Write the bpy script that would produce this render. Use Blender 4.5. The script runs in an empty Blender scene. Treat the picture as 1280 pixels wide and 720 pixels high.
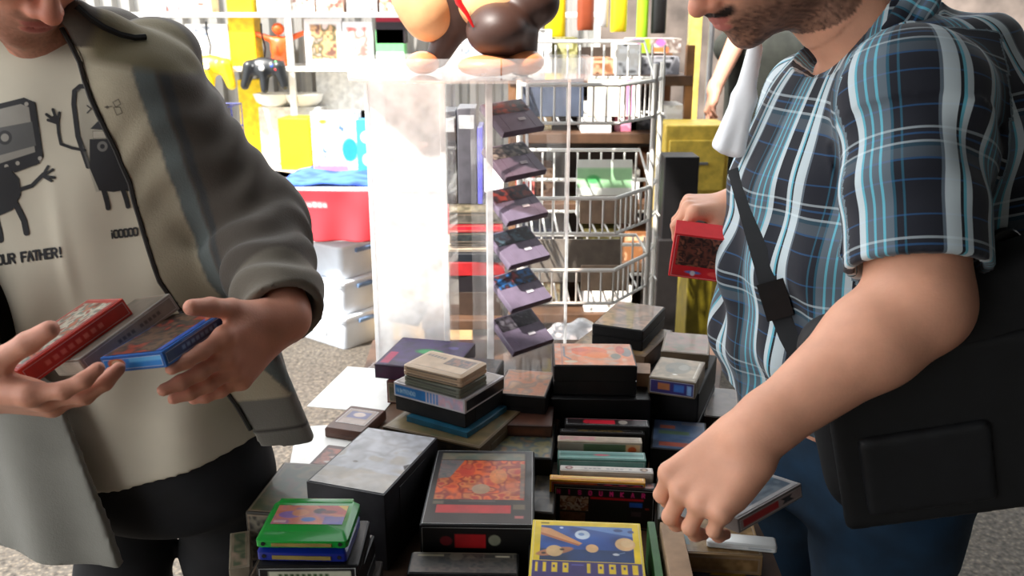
import bpy, bmesh, math, random
import numpy as np
from mathutils import Vector, Matrix, Euler
from mathutils.bvhtree import BVHTree

SC = bpy.context.scene
COL = SC.collection
random.seed(4)

# ------------------------------------------------------------------ camera
PITCH = math.radians(16.6); CT, ST = math.cos(PITCH), math.sin(PITCH)
EYE = 1.52; FPX = 1108.0
cam_d = bpy.data.cameras.new('camera'); cam = bpy.data.objects.new('camera', cam_d); COL.objects.link(cam)
cam.location = (0, 0, EYE); cam.rotation_euler = (math.radians(90) - PITCH, 0, 0)
cam_d.sensor_width = 36; cam_d.lens = FPX / 1280 * 36; cam_d.clip_start = .02; cam_d.clip_end = 200
cam_d.dof.use_dof = True; cam_d.dof.focus_distance = 1.25; cam_d.dof.aperture_fstop = 8.0
SC.camera = cam
SC.view_settings.view_transform = 'Standard'; SC.view_settings.look = 'None'
SC.view_settings.gamma = 1; SC.view_settings.use_curve_mapping = False

def at(u, v, d=None, z=None, y=None):
    dx = (u - 640) / FPX; dv = (v - 360) / FPX
    D = (dx, CT - dv * ST, -ST - dv * CT)
    t = d if d is not None else ((z - EYE) / D[2] if z is not None else y / D[1])
    return Vector((t * D[0], t * D[1], EYE + t * D[2]))

# ------------------------------------------------------------------ colours and materials
def lin(c):
    c = np.asarray(c, float) / 255.0
    return np.where(c <= .04045, c / 12.92, ((c + .055) / 1.055) ** 2.4)
def L4(c): return tuple(lin(c)) + (1.0,)

def nodes(name):
    m = bpy.data.materials.new(name); m.use_nodes = True
    return m, m.node_tree.nodes, m.node_tree.links, m.node_tree.nodes['Principled BSDF']

MC = {}
def mat(name, c, rough=.5, metal=0, var=.12, scale=30, bump=0.0, spec=.5, c2=None, coat=0):
    """procedural surface: base colour broken up by noise"""
    if name in MC: return MC[name]
    m, N, K, P = nodes(name)
    tc = N.new('ShaderNodeTexCoord'); nz = N.new('ShaderNodeTexNoise'); nz.inputs['Scale'].default_value = scale
    nz.inputs['Detail'].default_value = 5
    K.new(tc.outputs['Object'], nz.inputs['Vector'])
    mx = N.new('ShaderNodeMix'); mx.data_type = 'RGBA'
    a = lin(c); b = lin(c2) if c2 is not None else a * (1 - var * 2)
    mx.inputs[6].default_value = tuple(np.clip(a * (1 + (var if c2 is None else 0)), 0, 1)) + (1,)
    mx.inputs[7].default_value = tuple(b) + (1,)
    mr = N.new('ShaderNodeMapRange'); mr.inputs[1].default_value = .35; mr.inputs[2].default_value = .65
    K.new(nz.outputs['Fac'], mr.inputs[0]); K.new(mr.outputs[0], mx.inputs[0]); K.new(mx.outputs[2], P.inputs['Base Color'])
    P.inputs['Roughness'].default_value = rough; P.inputs['Metallic'].default_value = metal
    P.inputs['Specular IOR Level'].default_value = spec; P.inputs['Coat Weight'].default_value = coat
    if bump:
        bp = N.new('ShaderNodeBump'); bp.inputs['Strength'].default_value = bump; bp.inputs['Distance'].default_value = .002
        K.new(nz.outputs['Fac'], bp.inputs['Height']); K.new(bp.outputs[0], P.inputs['Normal'])
    MC[name] = m
    return m

def mat_col(name, rough=.45, spec=.5, coat=0, sss=0, dirt=.25, scale=40, bump=0, bscale=200, alpha=False, sheen=0):
    """colour comes from the 'Col' attribute of the printed / dyed surface, with procedural wear on top"""
    if name in MC: return MC[name]
    m, N, K, P = nodes(name)
    at_ = N.new('ShaderNodeAttribute'); at_.attribute_name = 'Col'
    tc = N.new('ShaderNodeTexCoord'); nz = N.new('ShaderNodeTexNoise'); nz.inputs['Scale'].default_value = scale; nz.inputs['Detail'].default_value = 6
    K.new(tc.outputs['Object'], nz.inputs['Vector'])
    mr = N.new('ShaderNodeMapRange'); mr.inputs[1].default_value = .3; mr.inputs[2].default_value = .7
    mr.inputs[3].default_value = 1 - dirt; mr.inputs[4].default_value = 1.0
    K.new(nz.outputs['Fac'], mr.inputs[0])
    mx = N.new('ShaderNodeMix'); mx.data_type = 'RGBA'; mx.blend_type = 'MULTIPLY'; mx.inputs[0].default_value = 1
    K.new(at_.outputs['Color'], mx.inputs[6]); K.new(mr.outputs[0], mx.inputs[7]); K.new(mx.outputs[2], P.inputs['Base Color'])
    P.inputs['Roughness'].default_value = rough; P.inputs['Specular IOR Level'].default_value = spec; P.inputs['Coat Weight'].default_value = coat
    if sheen: P.inputs['Sheen Weight'].default_value = sheen
    if sss:
        P.inputs['Subsurface Weight'].default_value = sss; P.inputs['Subsurface Radius'].default_value = (1, .35, .2); P.inputs['Subsurface Scale'].default_value = .008
    if bump:
        n2 = N.new('ShaderNodeTexNoise'); n2.inputs['Scale'].default_value = bscale; K.new(tc.outputs['Object'], n2.inputs['Vector'])
        bp = N.new('ShaderNodeBump'); bp.inputs['Strength'].default_value = bump; bp.inputs['Distance'].default_value = .002
        K.new(n2.outputs['Fac'], bp.inputs['Height']); K.new(bp.outputs[0], P.inputs['Normal'])
    if alpha: K.new(at_.outputs['Alpha'], P.inputs['Alpha'])
    MC[name] = m
    return m

def mat_clear(name, tint=(255, 255, 255), white=.08, gloss=.12, rough=.05, ior=1.0):
    """clear acrylic sheet: mostly see-through, a fresnel sheen, a little scatter from scratches"""
    if name in MC: return MC[name]
    m, N, K, P = nodes(name)
    N.remove(P); out = [n for n in N if n.type == 'OUTPUT_MATERIAL'][0]
    tr = N.new('ShaderNodeBsdfTransparent'); tr.inputs[0].default_value = L4(tint)
    gl = N.new('ShaderNodeBsdfGlossy'); gl.inputs['Roughness'].default_value = rough
    df = N.new('ShaderNodeBsdfDiffuse'); df.inputs[0].default_value = (.9, .9, .9, 1)
    tl = N.new('ShaderNodeBsdfTranslucent'); tl.inputs[0].default_value = (.9, .9, .9, 1)
    ad = N.new('ShaderNodeMixShader'); ad.inputs[0].default_value = .5
    K.new(df.outputs[0], ad.inputs[1]); K.new(tl.outputs[0], ad.inputs[2])
    tc = N.new('ShaderNodeTexCoord'); nz = N.new('ShaderNodeTexNoise'); nz.inputs['Scale'].default_value = 18; K.new(tc.outputs['Object'], nz.inputs['Vector'])
    mu = N.new('ShaderNodeMath'); mu.operation = 'MULTIPLY'; mu.inputs[1].default_value = white * 2; K.new(nz.outputs['Fac'], mu.inputs[0])
    m1 = N.new('ShaderNodeMixShader'); K.new(mu.outputs[0], m1.inputs[0]); K.new(tr.outputs[0], m1.inputs[1]); K.new(ad.outputs[0], m1.inputs[2])
    fr = N.new('ShaderNodeFresnel'); fr.inputs[0].default_value = ior + gloss
    ge = N.new('ShaderNodeNewGeometry'); iv = N.new('ShaderNodeMath'); iv.operation = 'SUBTRACT'; iv.inputs[0].default_value = 1; K.new(ge.outputs['Backfacing'], iv.inputs[1])
    fm = N.new('ShaderNodeMath'); fm.operation = 'MULTIPLY'; K.new(fr.outputs[0], fm.inputs[0]); K.new(iv.outputs[0], fm.inputs[1])
    m2 = N.new('ShaderNodeMixShader'); K.new(fm.outputs[0], m2.inputs[0]); K.new(m1.outputs[0], m2.inputs[1]); K.new(gl.outputs[0], m2.inputs[2])
    K.new(m2.outputs[0], out.inputs[0])
    MC[name] = m
    return m

# ------------------------------------------------------------------ objects
def props(o, label=None, cat=None, group=None, kind=None):
    if label: o['label'] = label
    if cat: o['category'] = cat
    if group: o['group'] = group
    if kind: o['kind'] = kind
    return o
def thing(name, label, cat, loc=(0, 0, 0), rot=(0, 0, 0), group=None):
    o = bpy.data.objects.new(name, None); COL.objects.link(o); o.location = loc; o.rotation_euler = rot; o.empty_display_size = .05
    return props(o, label, cat, group)
def link(name, me, m, parent=None, smooth=False, loc=None, rot=None):
    o = bpy.data.objects.new(name, me); COL.objects.link(o)
    if m is not None:
        for mm in (m if isinstance(m, (list, tuple)) else [m]): me.materials.append(mm)
    if parent is not None: o.parent = parent
    if smooth: me.shade_smooth()
    if loc is not None: o.location = loc
    if rot is not None: o.rotation_euler = rot
    return o
def copy_tree(o, parent=None):
    c = o.copy(); COL.objects.link(c)
    if parent is not None: c.parent = parent
    for ch in list(o.children): copy_tree(ch, c)
    return c

class MB:
    """collects simple solids in one mesh"""
    def __init__(s): s.v = []; s.f = []
    def add(s, v, f):
        b = len(s.v); s.v += [tuple(x) for x in v]; s.f += [tuple(b + i for i in q) for q in f]; return s
    def box(s, c, size, R=None, bev=0.0):
        c = Vector(c); w, d, h = [x / 2 for x in size]; b = min(bev, w * .9, d * .9, h * .9)
        if b <= 0:
            v = [Vector((x, y, z)) for z in (-h, h) for y in (-d, d) for x in (-w, w)]
            f = [(0, 2, 3, 1), (4, 5, 7, 6), (0, 1, 5, 4), (2, 6, 7, 3), (0, 4, 6, 2), (1, 3, 7, 5)]
        else:
            bm = bmesh.new(); bmesh.ops.create_cube(bm, size=1)
            for q in bm.verts: q.co = Vector((q.co.x * 2 * w, q.co.y * 2 * d, q.co.z * 2 * h))
            bmesh.ops.bevel(bm, geom=bm.edges[:], offset=b, segments=2, affect='EDGES', profile=.5)
            v = [q.co.copy() for q in bm.verts]; bm.verts.index_update(); f = [[q.index for q in p.verts] for p in bm.faces]; bm.free()
        if R is not None: v = [R @ x for x in v]
        return s.add([x + c for x in v], f)
    def tube(s, pts, r, n=8, closed=False, cap=True, flat=None):
        pts = [Vector(p) for p in pts]; m = len(pts); rr = r if hasattr(r, '__len__') else [r] * m
        vs = []; up = None
        for i, p in enumerate(pts):
            a = pts[i - 1] if (i or closed) else p; b = pts[(i + 1) % m] if (i < m - 1 or closed) else p
            t = (b - a).normalized()
            if up is None:
                up = Vector((0, 0, 1)) if abs(t.z) < .9 else Vector((1, 0, 0))
            x = up.cross(t)
            if x.length < 1e-4: x = Vector((1, 0, 0)).cross(t)
            x.normalize(); y = t.cross(x).normalized(); up = y
            for k in range(n):
                a2 = 2 * math.pi * k / n; fx, fy = (1, 1) if flat is None else flat
                vs.append(p + (x * math.cos(a2) * fx + y * math.sin(a2) * fy) * rr[i])
        f = []
        for i in range(m if closed else m - 1):
            j = (i + 1) % m
            for k in range(n):
                l = (k + 1) % n; f.append((i * n + k, i * n + l, j * n + l, j * n + k))
        if cap and not closed:
            f.append(tuple(range(n))[::-1]); f.append(tuple((m - 1) * n + k for k in range(n)))
        return s.add(vs, f)
    def rings(s, levels, seg=4):
        """stack of rounded rectangles: (z, w, d, r[, cx, cy])"""
        vs = []; n = 4 * (seg + 1)
        for lv in levels:
            z, w, d, r = lv[:4]; cx, cy = lv[4:6] if len(lv) > 4 else (0, 0); r = min(r, w / 2 - 1e-4, d / 2 - 1e-4)
            for q, (sx, sy) in enumerate(((1, 1), (-1, 1), (-1, -1), (1, -1))):
                for k in range(seg + 1):
                    a = math.pi / 2 * (q + k / seg)
                    vs.append((cx + sx * (w / 2 - r) + r * math.cos(a), cy + sy * (d / 2 - r) + r * math.sin(a), z))
        f = []
        m = len(levels)
        for i in range(m - 1):
            for k in range(n): l = (k + 1) % n; f.append((i * n + k, i * n + l, (i + 1) * n + l, (i + 1) * n + k))
        f.append(tuple(range(n))[::-1]); f.append(tuple((m - 1) * n + k for k in range(n)))
        return s.add(vs, f)
    def lathe(s, prof, c=(0, 0, 0), n=24):
        c = Vector(c); vs = []
        for r, z in prof:
            for k in range(n): a = 2 * math.pi * k / n; vs.append(c + Vector((r * math.cos(a), r * math.sin(a), z)))
        m = len(prof); f = [(i * n + k, i * n + (k + 1) % n, (i + 1) * n + (k + 1) % n, (i + 1) * n + k) for i in range(m - 1) for k in range(n)]
        f.append(tuple(range(n))[::-1]); f.append(tuple((m - 1) * n + k for k in range(n)))
        return s.add(vs, f)
    def prism(s, poly, z0, z1):
        n = len(poly); v = [(x, y, z0) for x, y in poly] + [(x, y, z1) for x, y in poly]
        f = [tuple(range(n))[::-1], tuple(range(n, 2 * n))] + [(i, (i + 1) % n, n + (i + 1) % n, n + i) for i in range(n)]
        return s.add(v, f)
    def build(s, name, m, parent=None, smooth=False, **kw):
        me = bpy.data.meshes.new(name); me.from_pydata(s.v, [], s.f)
        bm = bmesh.new(); bm.from_mesh(me); bmesh.ops.recalc_face_normals(bm, faces=bm.faces); bm.to_mesh(me); bm.free(); me.update()
        o = link(name, me, m, parent, **kw)
        if smooth:
            me.shade_smooth(); me.set_sharp_from_angle(angle=math.radians(38))
        return o

def fast_mesh(name, V, Q, tri=False):
    me = bpy.data.meshes.new(name); V = np.asarray(V, np.float32); Q = np.asarray(Q, np.int32); k = Q.shape[1]
    me.vertices.add(len(V)); me.vertices.foreach_set('co', V.ravel())
    me.loops.add(Q.size); me.loops.foreach_set('vertex_index', Q.ravel())
    me.polygons.add(len(Q)); me.polygons.foreach_set('loop_start', np.arange(0, Q.size, k, dtype=np.int32))
    try: me.polygons.foreach_set('loop_total', np.full(len(Q), k, np.int32))
    except Exception: pass
    me.update(calc_edges=True); me.validate()
    return me
def set_col(me, C):
    C = np.asarray(C, np.float32)
    if C.shape[1] == 3: C = np.concatenate([C, np.ones((len(C), 1), np.float32)], 1)
    a = me.color_attributes.new('Col', 'FLOAT_COLOR', 'POINT'); a.data.foreach_set('color', C.ravel())

# ------------------------------------------------------------------ value noise
def vnoise(x, y, seed=0):
    xi = np.floor(x).astype(int); yi = np.floor(y).astype(int); fx = x - xi; fy = y - yi
    fx = fx * fx * (3 - 2 * fx); fy = fy * fy * (3 - 2 * fy)
    def h(a, b):
        n = (a * 374761393 + b * 668265263 + seed * 2147483647) & 0xffffffff
        n = ((n ^ (n >> 13)) * 1274126177) & 0xffffffff
        return ((n ^ (n >> 16)) & 0xffff) / 65535.0
    return (h(xi, yi) * (1 - fx) + h(xi + 1, yi) * fx) * (1 - fy) + (h(xi, yi + 1) * (1 - fx) + h(xi + 1, yi + 1) * fx) * fy

# ------------------------------------------------------------------ stroke letters (4 wide, 6 high, y down)
G = {'A': '06 20 46|13 33', 'B': '00 06 36 45 44 33 03|00 30 41 42 33', 'C': '41 30 10 01 05 16 36 45', 'D': '00 06 26 44 42 20 00',
     'E': '40 00 06 46|03 33', 'F': '40 00 06|03 33', 'G': '41 30 10 01 05 16 36 45 43 23', 'H': '00 06|40 46|03 43', 'I': '20 26',
     'J': '40 45 36 16 05', 'K': '00 06|40 03 46', 'L': '00 06 46', 'M': '06 00 23 40 46', 'N': '06 00 46 40', 'O': '10 30 41 45 36 16 05 01 10',
     'P': '06 00 30 41 42 33 03', 'Q': '10 30 41 45 36 16 05 01 10|24 46', 'R': '06 00 30 41 42 33 03|23 46', 'S': '41 30 10 01 02 13 33 44 45 36 16 05',
     'T': '00 40|20 26', 'U': '00 05 16 36 45 40', 'V': '00 26 40', 'W': '00 16 23 36 40', 'X': '00 46|40 06', 'Y': '00 23 40|23 26', 'Z': '00 40 06 46',
     '0': '10 30 41 45 36 16 05 01 10', '1': '11 20 26', '2': '01 10 30 41 42 06 46', '3': '00 40 23 33 44 45 36 16 05', '4': '30 04 44|30 36',
     '5': '40 00 03 33 44 45 36 06', '6': '40 10 01 05 16 36 45 44 33 03', '7': '00 40 16', '8': '10 30 41 42 33 13 02 01 10|13 04 05 16 36 45 44 33',
     '9': '06 36 45 41 30 10 01 02 13 43', '!': '20 24|26 26', '^': '22 26|20 20', '-': '13 33', '.': '26 26', '/': '06 40', ':': '22 22|25 25', ' ': ''}

class Canvas:
    """a printed surface; x to the right, y down, both in mm-like units (w, h)"""
    def __init__(s, w, h, res, bg=(255, 255, 255), alpha=False, x0=0, y0=0):
        s.w, s.h = w, h; s.nx = max(3, int(round(w / res)) + 1); s.ny = max(3, int(round(h / res)) + 1)
        xs = x0 + np.linspace(0, w, s.nx); ys = y0 + np.linspace(0, h, s.ny); s.X, s.Y = np.meshgrid(xs, ys); s.px = w / (s.nx - 1)
        s.C = np.zeros((s.ny, s.nx, 4)); s.C[..., :3] = lin(bg); s.C[..., 3] = 0 if alpha else 1; s.alpha = alpha
    def put(s, dist, c, a=1.0):
        k = np.clip(.5 - dist / s.px, 0, 1)[..., None] * a
        s.C[..., :3] = s.C[..., :3] * (1 - k) + lin(c) * k
        s.C[..., 3:] = s.C[..., 3:] * (1 - k) + k
        return s
    def rect(s, x0, y0, x1, y1, c, a=1):
        d = np.maximum(np.maximum(x0 - s.X, s.X - x1), np.maximum(y0 - s.Y, s.Y - y1)); return s.put(d, c, a)
    def ell(s, cx, cy, rx, ry, c, a=1, rot=0):
        x = s.X - cx; y = s.Y - cy; cr, sr = math.cos(rot), math.sin(rot); x, y = x * cr + y * sr, -x * sr + y * cr
        return s.put((np.sqrt((x / rx) ** 2 + (y / ry) ** 2) - 1) * min(rx, ry), c, a)
    def seg(s, p, q, t, c, a=1):
        px, py = s.X - p[0], s.Y - p[1]; vx, vy = q[0] - p[0], q[1] - p[1]; L = vx * vx + vy * vy
        h = np.clip((px * vx + py * vy) / L, 0, 1) if L > 0 else 0
        return s.put(np.hypot(px - h * vx, py - h * vy) - t / 2, c, a)
    def path(s, pts, t, c, a=1):
        D = None
        for p, q in zip(pts[:-1], pts[1:]):
            px, py = s.X - p[0], s.Y - p[1]; vx, vy = q[0] - p[0], q[1] - p[1]; L = vx * vx + vy * vy
            h = np.clip((px * vx + py * vy) / L, 0, 1) if L > 0 else 0
            d = np.hypot(px - h * vx, py - h * vy); D = d if D is None else np.minimum(D, d)
        return s.put(D - t / 2, c, a)
    def poly(s, pts, c, a=1):
        ins = np.zeros(s.X.shape, bool); D = np.full(s.X.shape, 1e9); n = len(pts)
        for i in range(n):
            (x1, y1), (x2, y2) = pts[i], pts[(i + 1) % n]
            if y1 != y2: ins ^= ((y1 > s.Y) != (y2 > s.Y)) & (s.X < (x2 - x1) * (s.Y - y1) / (y2 - y1) + x1)
            px, py = s.X - x1, s.Y - y1; vx, vy = x2 - x1, y2 - y1; L = vx * vx + vy * vy + 1e-12
            h = np.clip((px * vx + py * vy) / L, 0, 1); D = np.minimum(D, np.hypot(px - h * vx, py - h * vy))
        return s.put(np.where(ins, -D, D), c, a)
    def text(s, t, x, y, h, c, wt=.16, sp=1.35, slant=0, wx=1.0, rot=0):
        u = h / 6; cr, sr = math.cos(rot), math.sin(rot); ox = 0
        for ch in t:
            for st in G.get(ch, '').split('|'):
                pts = []
                for p in st.split():
                    lx = (float(p[0]) * .85 * wx + (6 - float(p[1])) * slant) * u + ox; ly = float(p[1]) * u
                    pts.append((x + lx * cr - ly * sr, y + lx * sr + ly * cr))
                if pts: s.path(pts if len(pts) > 1 else pts * 2, h * wt, c)
            ox += (4 * .85 * wx * sp) * u if ch not in 'I!^.1' else 3.3 * wx * u
        return s
    def mottle(s, cols, sc, seed=0, x0=None, y0=None, x1=None, y1=None, a=1):
        n = vnoise(s.X / sc, s.Y / sc, seed) * .6 + vnoise(s.X / sc * 2.3, s.Y / sc * 2.3, seed + 7) * .4
        n = np.clip((n - .2) / .6, 0, .999) * (len(cols) - 1); i = n.astype(int); f = (n - i)[..., None]; f = f * f * (3 - 2 * f)
        P = np.array([lin(c) for c in cols]); cc = P[i] * (1 - f) + P[np.minimum(i + 1, len(cols) - 1)] * f
        if x0 is None: k = np.full(s.X.shape, a)
        else: k = np.clip(.5 - np.maximum(np.maximum(x0 - s.X, s.X - x1), np.maximum(y0 - s.Y, s.Y - y1)) / s.px, 0, 1) * a
        k = k[..., None]; s.C[..., :3] = s.C[..., :3] * (1 - k) + cc * k; s.C[..., 3:] = s.C[..., 3:] * (1 - k) + k
        return s
    def mesh(s, name, TL, TR, BL, off=0.0004):
        TL, TR, BL = [np.array(q, float) for q in (TL, TR, BL)]; e1 = TR - TL; e2 = BL - TL
        n = np.cross(e2, e1); n /= np.linalg.norm(n)
        U = np.linspace(0, 1, s.nx)[None, :, None]; V = np.linspace(0, 1, s.ny)[:, None, None]
        P = TL + e1 * U + e2 * V + n * off
        idx = np.arange(s.nx * s.ny).reshape(s.ny, s.nx)
        Q = np.stack([idx[:-1, :-1], idx[1:, :-1], idx[1:, 1:], idx[:-1, 1:]], -1).reshape(-1, 4)
        me = fast_mesh(name, P.reshape(-1, 3), Q); set_col(me, s.C.reshape(-1, 4)); return me

# ------------------------------------------------------------------ implicit surfaces
def V3(*a): return np.array(a[0] if len(a) == 1 else a, float)
def p_cap(a, b, ra, rb=None):
    a, b = V3(a), V3(b); rb = ra if rb is None else rb; ab = b - a; L = ab @ ab + 1e-12
    def f(P):
        t = np.clip(((P - a) @ ab) / L, 0, 1); return np.linalg.norm(P - a - t[:, None] * ab, axis=1) - (ra + (rb - ra) * t)
    return f
def p_ell(c, r, R=None):
    c, r = V3(c), V3(r); R = np.eye(3) if R is None else np.array(R)
    def f(P):
        q = (P - c) @ R; k0 = np.linalg.norm(q / r, axis=1); k1 = np.linalg.norm(q / (r * r), axis=1) + 1e-9
        return k0 * (k0 - 1) / k1
    return f
def p_box(c, h, rr=.005, R=None):
    c, h = V3(c), V3(h); R = np.eye(3) if R is None else np.array(R)
    def f(P):
        q = np.abs((P - c) @ R) - (h - rr)
        return np.linalg.norm(np.maximum(q, 0), axis=1) + np.minimum(q.max(axis=1), 0) - rr
    return f
def p_loft(levels, e1=(1, 0), n=2.4, rnd=.02):
    """levels (z, cx, cy, half1, half2) - a body trunk around a wandering vertical axis"""
    A = np.array(sorted(levels), float); e1 = V3(e1); e2 = V3(-e1[1], e1[0])
    zz = np.linspace(A[0, 0], A[-1, 0], 60); T = []
    for k in range(1, 5):
        y = np.interp(zz, A[:, 0], A[:, k]); y2 = np.convolve(np.pad(y, 4, mode='edge'), np.ones(9) / 9, 'valid'); T.append(y2)
    z0, z1 = A[0, 0], A[-1, 0]
    def f(P):
        z = P[:, 2]; cx, cy, w, d = [np.interp(z, zz, t) for t in T]
        x = P[:, 0] - cx; y = P[:, 1] - cy; a = np.abs(x * e1[0] + y * e1[1]) / w; b = np.abs(x * e2[0] + y * e2[1]) / d
        r = ((a ** n + b ** n) ** (1 / n) - 1) * np.minimum(w, d)
        q = np.maximum(z - z1, z0 - z)
        return np.where((r > -rnd) & (q > -rnd), np.hypot(np.maximum(r + rnd, 0), np.maximum(q + rnd, 0)) - rnd, np.maximum(r, q))
    return f
def smin(a, b, k):
    h = np.clip(.5 + .5 * (b - a) / k, 0, 1); return b * (1 - h) + a * h - k * h * (1 - h)
class U:
    def __init__(s): s.p = []; s.post = []
    def add(s, f, k=.01): s.p.append((f, k)); return s
    def cut(s, fn): s.post.append(fn); return s
    def __call__(s, P):
        d = None
        for f, k in s.p:
            e = f(P); d = e if d is None else (smin(d, e, k) if k > 0 else np.minimum(d, e))
        for g in s.post: d = g(P, d)
        return d
    def blocks(s, C, R, Pb):
        """Pb (nb, m, 3) points of blocks centred on C with radius R; parts far away are skipped"""
        D = np.array([f(C) for f, k in s.p]); dm = D.min(0); out = np.full(Pb.shape[:2], 1.0)
        for i, (f, k) in enumerate(s.p):
            act = np.where(D[i] <= dm + 3.2 * R + 2 * k)[0]
            if not len(act): continue
            e = f(Pb[act].reshape(-1, 3)).reshape(len(act), -1); o = out[act]
            out[act] = smin(o, e, k) if k > 0 else np.minimum(o, e)
        for g in s.post: out = g(Pb.reshape(-1, 3), out.ravel()).reshape(out.shape)
        return out

def sdf_mesh(name, F, lo, hi, h, B=8):
    lo = V3(lo); hi = V3(hi); nb = np.ceil((hi - lo) / (h * B)).astype(int)
    I = np.stack(np.meshgrid(*[np.arange(n) for n in nb], indexing='ij'), -1).reshape(-1, 3)
    C = lo + (I + .5) * B * h; R = B * h * .87
    D = np.concatenate([F(C[i:i + 200000]) for i in range(0, len(C), 200000)])
    I = I[np.abs(D) < R * 1.9 + .004]; C = lo + (I + .5) * B * h
    g = np.stack(np.meshgrid(*[np.arange(B + 1)] * 3, indexing='ij'), -1).reshape(-1, 3)
    N = nb * B + 2; keys = []; pos = []; s0 = []; sx = []
    cor = np.array([[a, b, c] for a in (0, 1) for b in (0, 1) for c in (0, 1)])
    edges = [(i, j) for i in range(8) for j in range(i + 1, 8) if np.abs(cor[i] - cor[j]).sum() == 1]
    for st in range(0, len(I), 600):
        Ib = I[st:st + 600]; Pb = lo + (Ib[:, None, :] * B + g[None]) * h
        V = F.blocks(C[st:st + 600], R, Pb) if isinstance(F, U) else F(Pb.reshape(-1, 3)).reshape(len(Ib), -1)
        V = V.reshape(-1, B + 1, B + 1, B + 1)
        cs = np.stack([V[:, a:a + B, b:b + B, c:c + B] for a, b, c in cor], -1); neg = cs < 0
        mix = neg.any(-1) & ~neg.all(-1); w = np.argwhere(mix)
        if not len(w): continue
        vals = cs[mix]; base = Ib[w[:, 0]] * B + w[:, 1:]
        acc = np.zeros((len(w), 3)); cnt = np.zeros(len(w))
        for i, j in edges:
            a, b = vals[:, i], vals[:, j]; m = (a < 0) != (b < 0); t = np.where(m, a / np.where(m, a - b, 1), 0)
            acc += np.where(m[:, None], cor[i] + (cor[j] - cor[i]) * t[:, None], 0); cnt += m
        pos.append(lo + (base + acc / cnt[:, None]) * h); keys.append(base[:, 0] + base[:, 1] * N[0] + base[:, 2] * N[0] * N[1])
        s0.append(vals[:, 0] < 0); sx.append(np.stack([vals[:, 4] < 0, vals[:, 2] < 0, vals[:, 1] < 0], 1))
    K = np.concatenate(keys); o = np.argsort(K); K = K[o]; Pz = np.concatenate(pos)[o]; s0 = np.concatenate(s0)[o]; sx = np.concatenate(sx)[o]
    str_ = np.array([1, N[0], N[0] * N[1]]); Q = []
    def find(k):
        j = np.clip(np.searchsorted(K, k), 0, len(K) - 1); return np.where(K[j] == k, j, -1)
    for ax, (a, b) in enumerate(((1, 2), (2, 0), (0, 1))):
        m = s0 != sx[:, ax]; k = K[m]; q = np.stack([find(k), find(k - str_[a]), find(k - str_[a] - str_[b]), find(k - str_[b])], 1)
        ins = s0[m]; q[~ins] = q[~ins][:, ::-1]; Q.append(q[(q >= 0).all(1)])
    me = fast_mesh(name, Pz, np.concatenate(Q)); me.shade_smooth()
    return me, Pz

def bvh_of(me):
    V = [v.co.copy() for v in me.vertices]; return BVHTree.FromPolygons(V, [tuple(p.vertices) for p in me.polygons])
# ================================================================== SETTING
# daylight: bright sky and sun outside; an unseen awning is added to shade the near half
w = bpy.data.worlds.new('world'); SC.world = w; w.use_nodes = True
bg = w.node_tree.nodes['Background']; bg.inputs[0].default_value = (.93, .97, 1.0, 1); bg.inputs[1].default_value = 2.9
sd = bpy.data.lights.new('sun', 'SUN'); sd.energy = 11; sd.angle = math.radians(1.5); sd.color = (1, .95, .88)
so = bpy.data.objects.new('sun', sd); COL.objects.link(so)
so.rotation_euler = Vector((-.45, -.50, .92)).to_track_quat('Z', 'Y').to_euler()
SC.view_settings.exposure = 0.15

def asphalt():
    m, N, K, P = nodes('asphalt')
    tc = N.new('ShaderNodeTexCoord'); n1 = N.new('ShaderNodeTexNoise'); n1.inputs['Scale'].default_value = 2.2; n1.inputs['Detail'].default_value = 6
    n2 = N.new('ShaderNodeTexVoronoi'); n2.inputs['Scale'].default_value = 75
    n3 = N.new('ShaderNodeTexNoise'); n3.inputs['Scale'].default_value = 55; n3.inputs['Detail'].default_value = 4
    for n in (n1, n2, n3): K.new(tc.outputs['Object'], n.inputs['Vector'])
    r = N.new('ShaderNodeValToRGB'); r.color_ramp.elements[0].color = L4((58, 53, 48)); r.color_ramp.elements[1].color = L4((118, 110, 100))
    r.color_ramp.elements[0].position = .3; r.color_ramp.elements[1].position = .7
    K.new(n3.outputs['Fac'], r.inputs[0])
    r2 = N.new('ShaderNodeValToRGB'); r2.color_ramp.elements[0].color = (1.25, 1.2, 1.12, 1); r2.color_ramp.elements[1].color = (.75, .75, .75, 1)
    r2.color_ramp.elements[0].position = .25; r2.color_ramp.elements[1].position = .5
    K.new(n2.outputs['Distance'], r2.inputs[0])
    r3 = N.new('ShaderNodeMapRange'); r3.inputs[3].default_value = .75; r3.inputs[4].default_value = 1.15; K.new(n1.outputs['Fac'], r3.inputs[0])
    a = N.new('ShaderNodeMix'); a.data_type = 'RGBA'; a.blend_type = 'MULTIPLY'; a.inputs[0].default_value = 1
    b = N.new('ShaderNodeMix'); b.data_type = 'RGBA'; b.blend_type = 'MULTIPLY'; b.inputs[0].default_value = 1
    K.new(r.outputs[0], a.inputs[6]); K.new(r2.outputs[0], a.inputs[7]); K.new(a.outputs[2], b.inputs[6]); K.new(r3.outputs[0], b.inputs[7])
    K.new(b.outputs[2], P.inputs['Base Color']); P.inputs['Roughness'].default_value = .9
    bp = N.new('ShaderNodeBump'); bp.inputs['Strength'].default_value = .5; bp.inputs['Distance'].default_value = .004
    K.new(n3.outputs['Fac'], bp.inputs['Height']); K.new(bp.outputs[0], P.inputs['Normal'])
    return m
props(MB().box((2, 6, -.05), (26, 26, .1)).build('floor', asphalt()), kind='structure')
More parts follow.
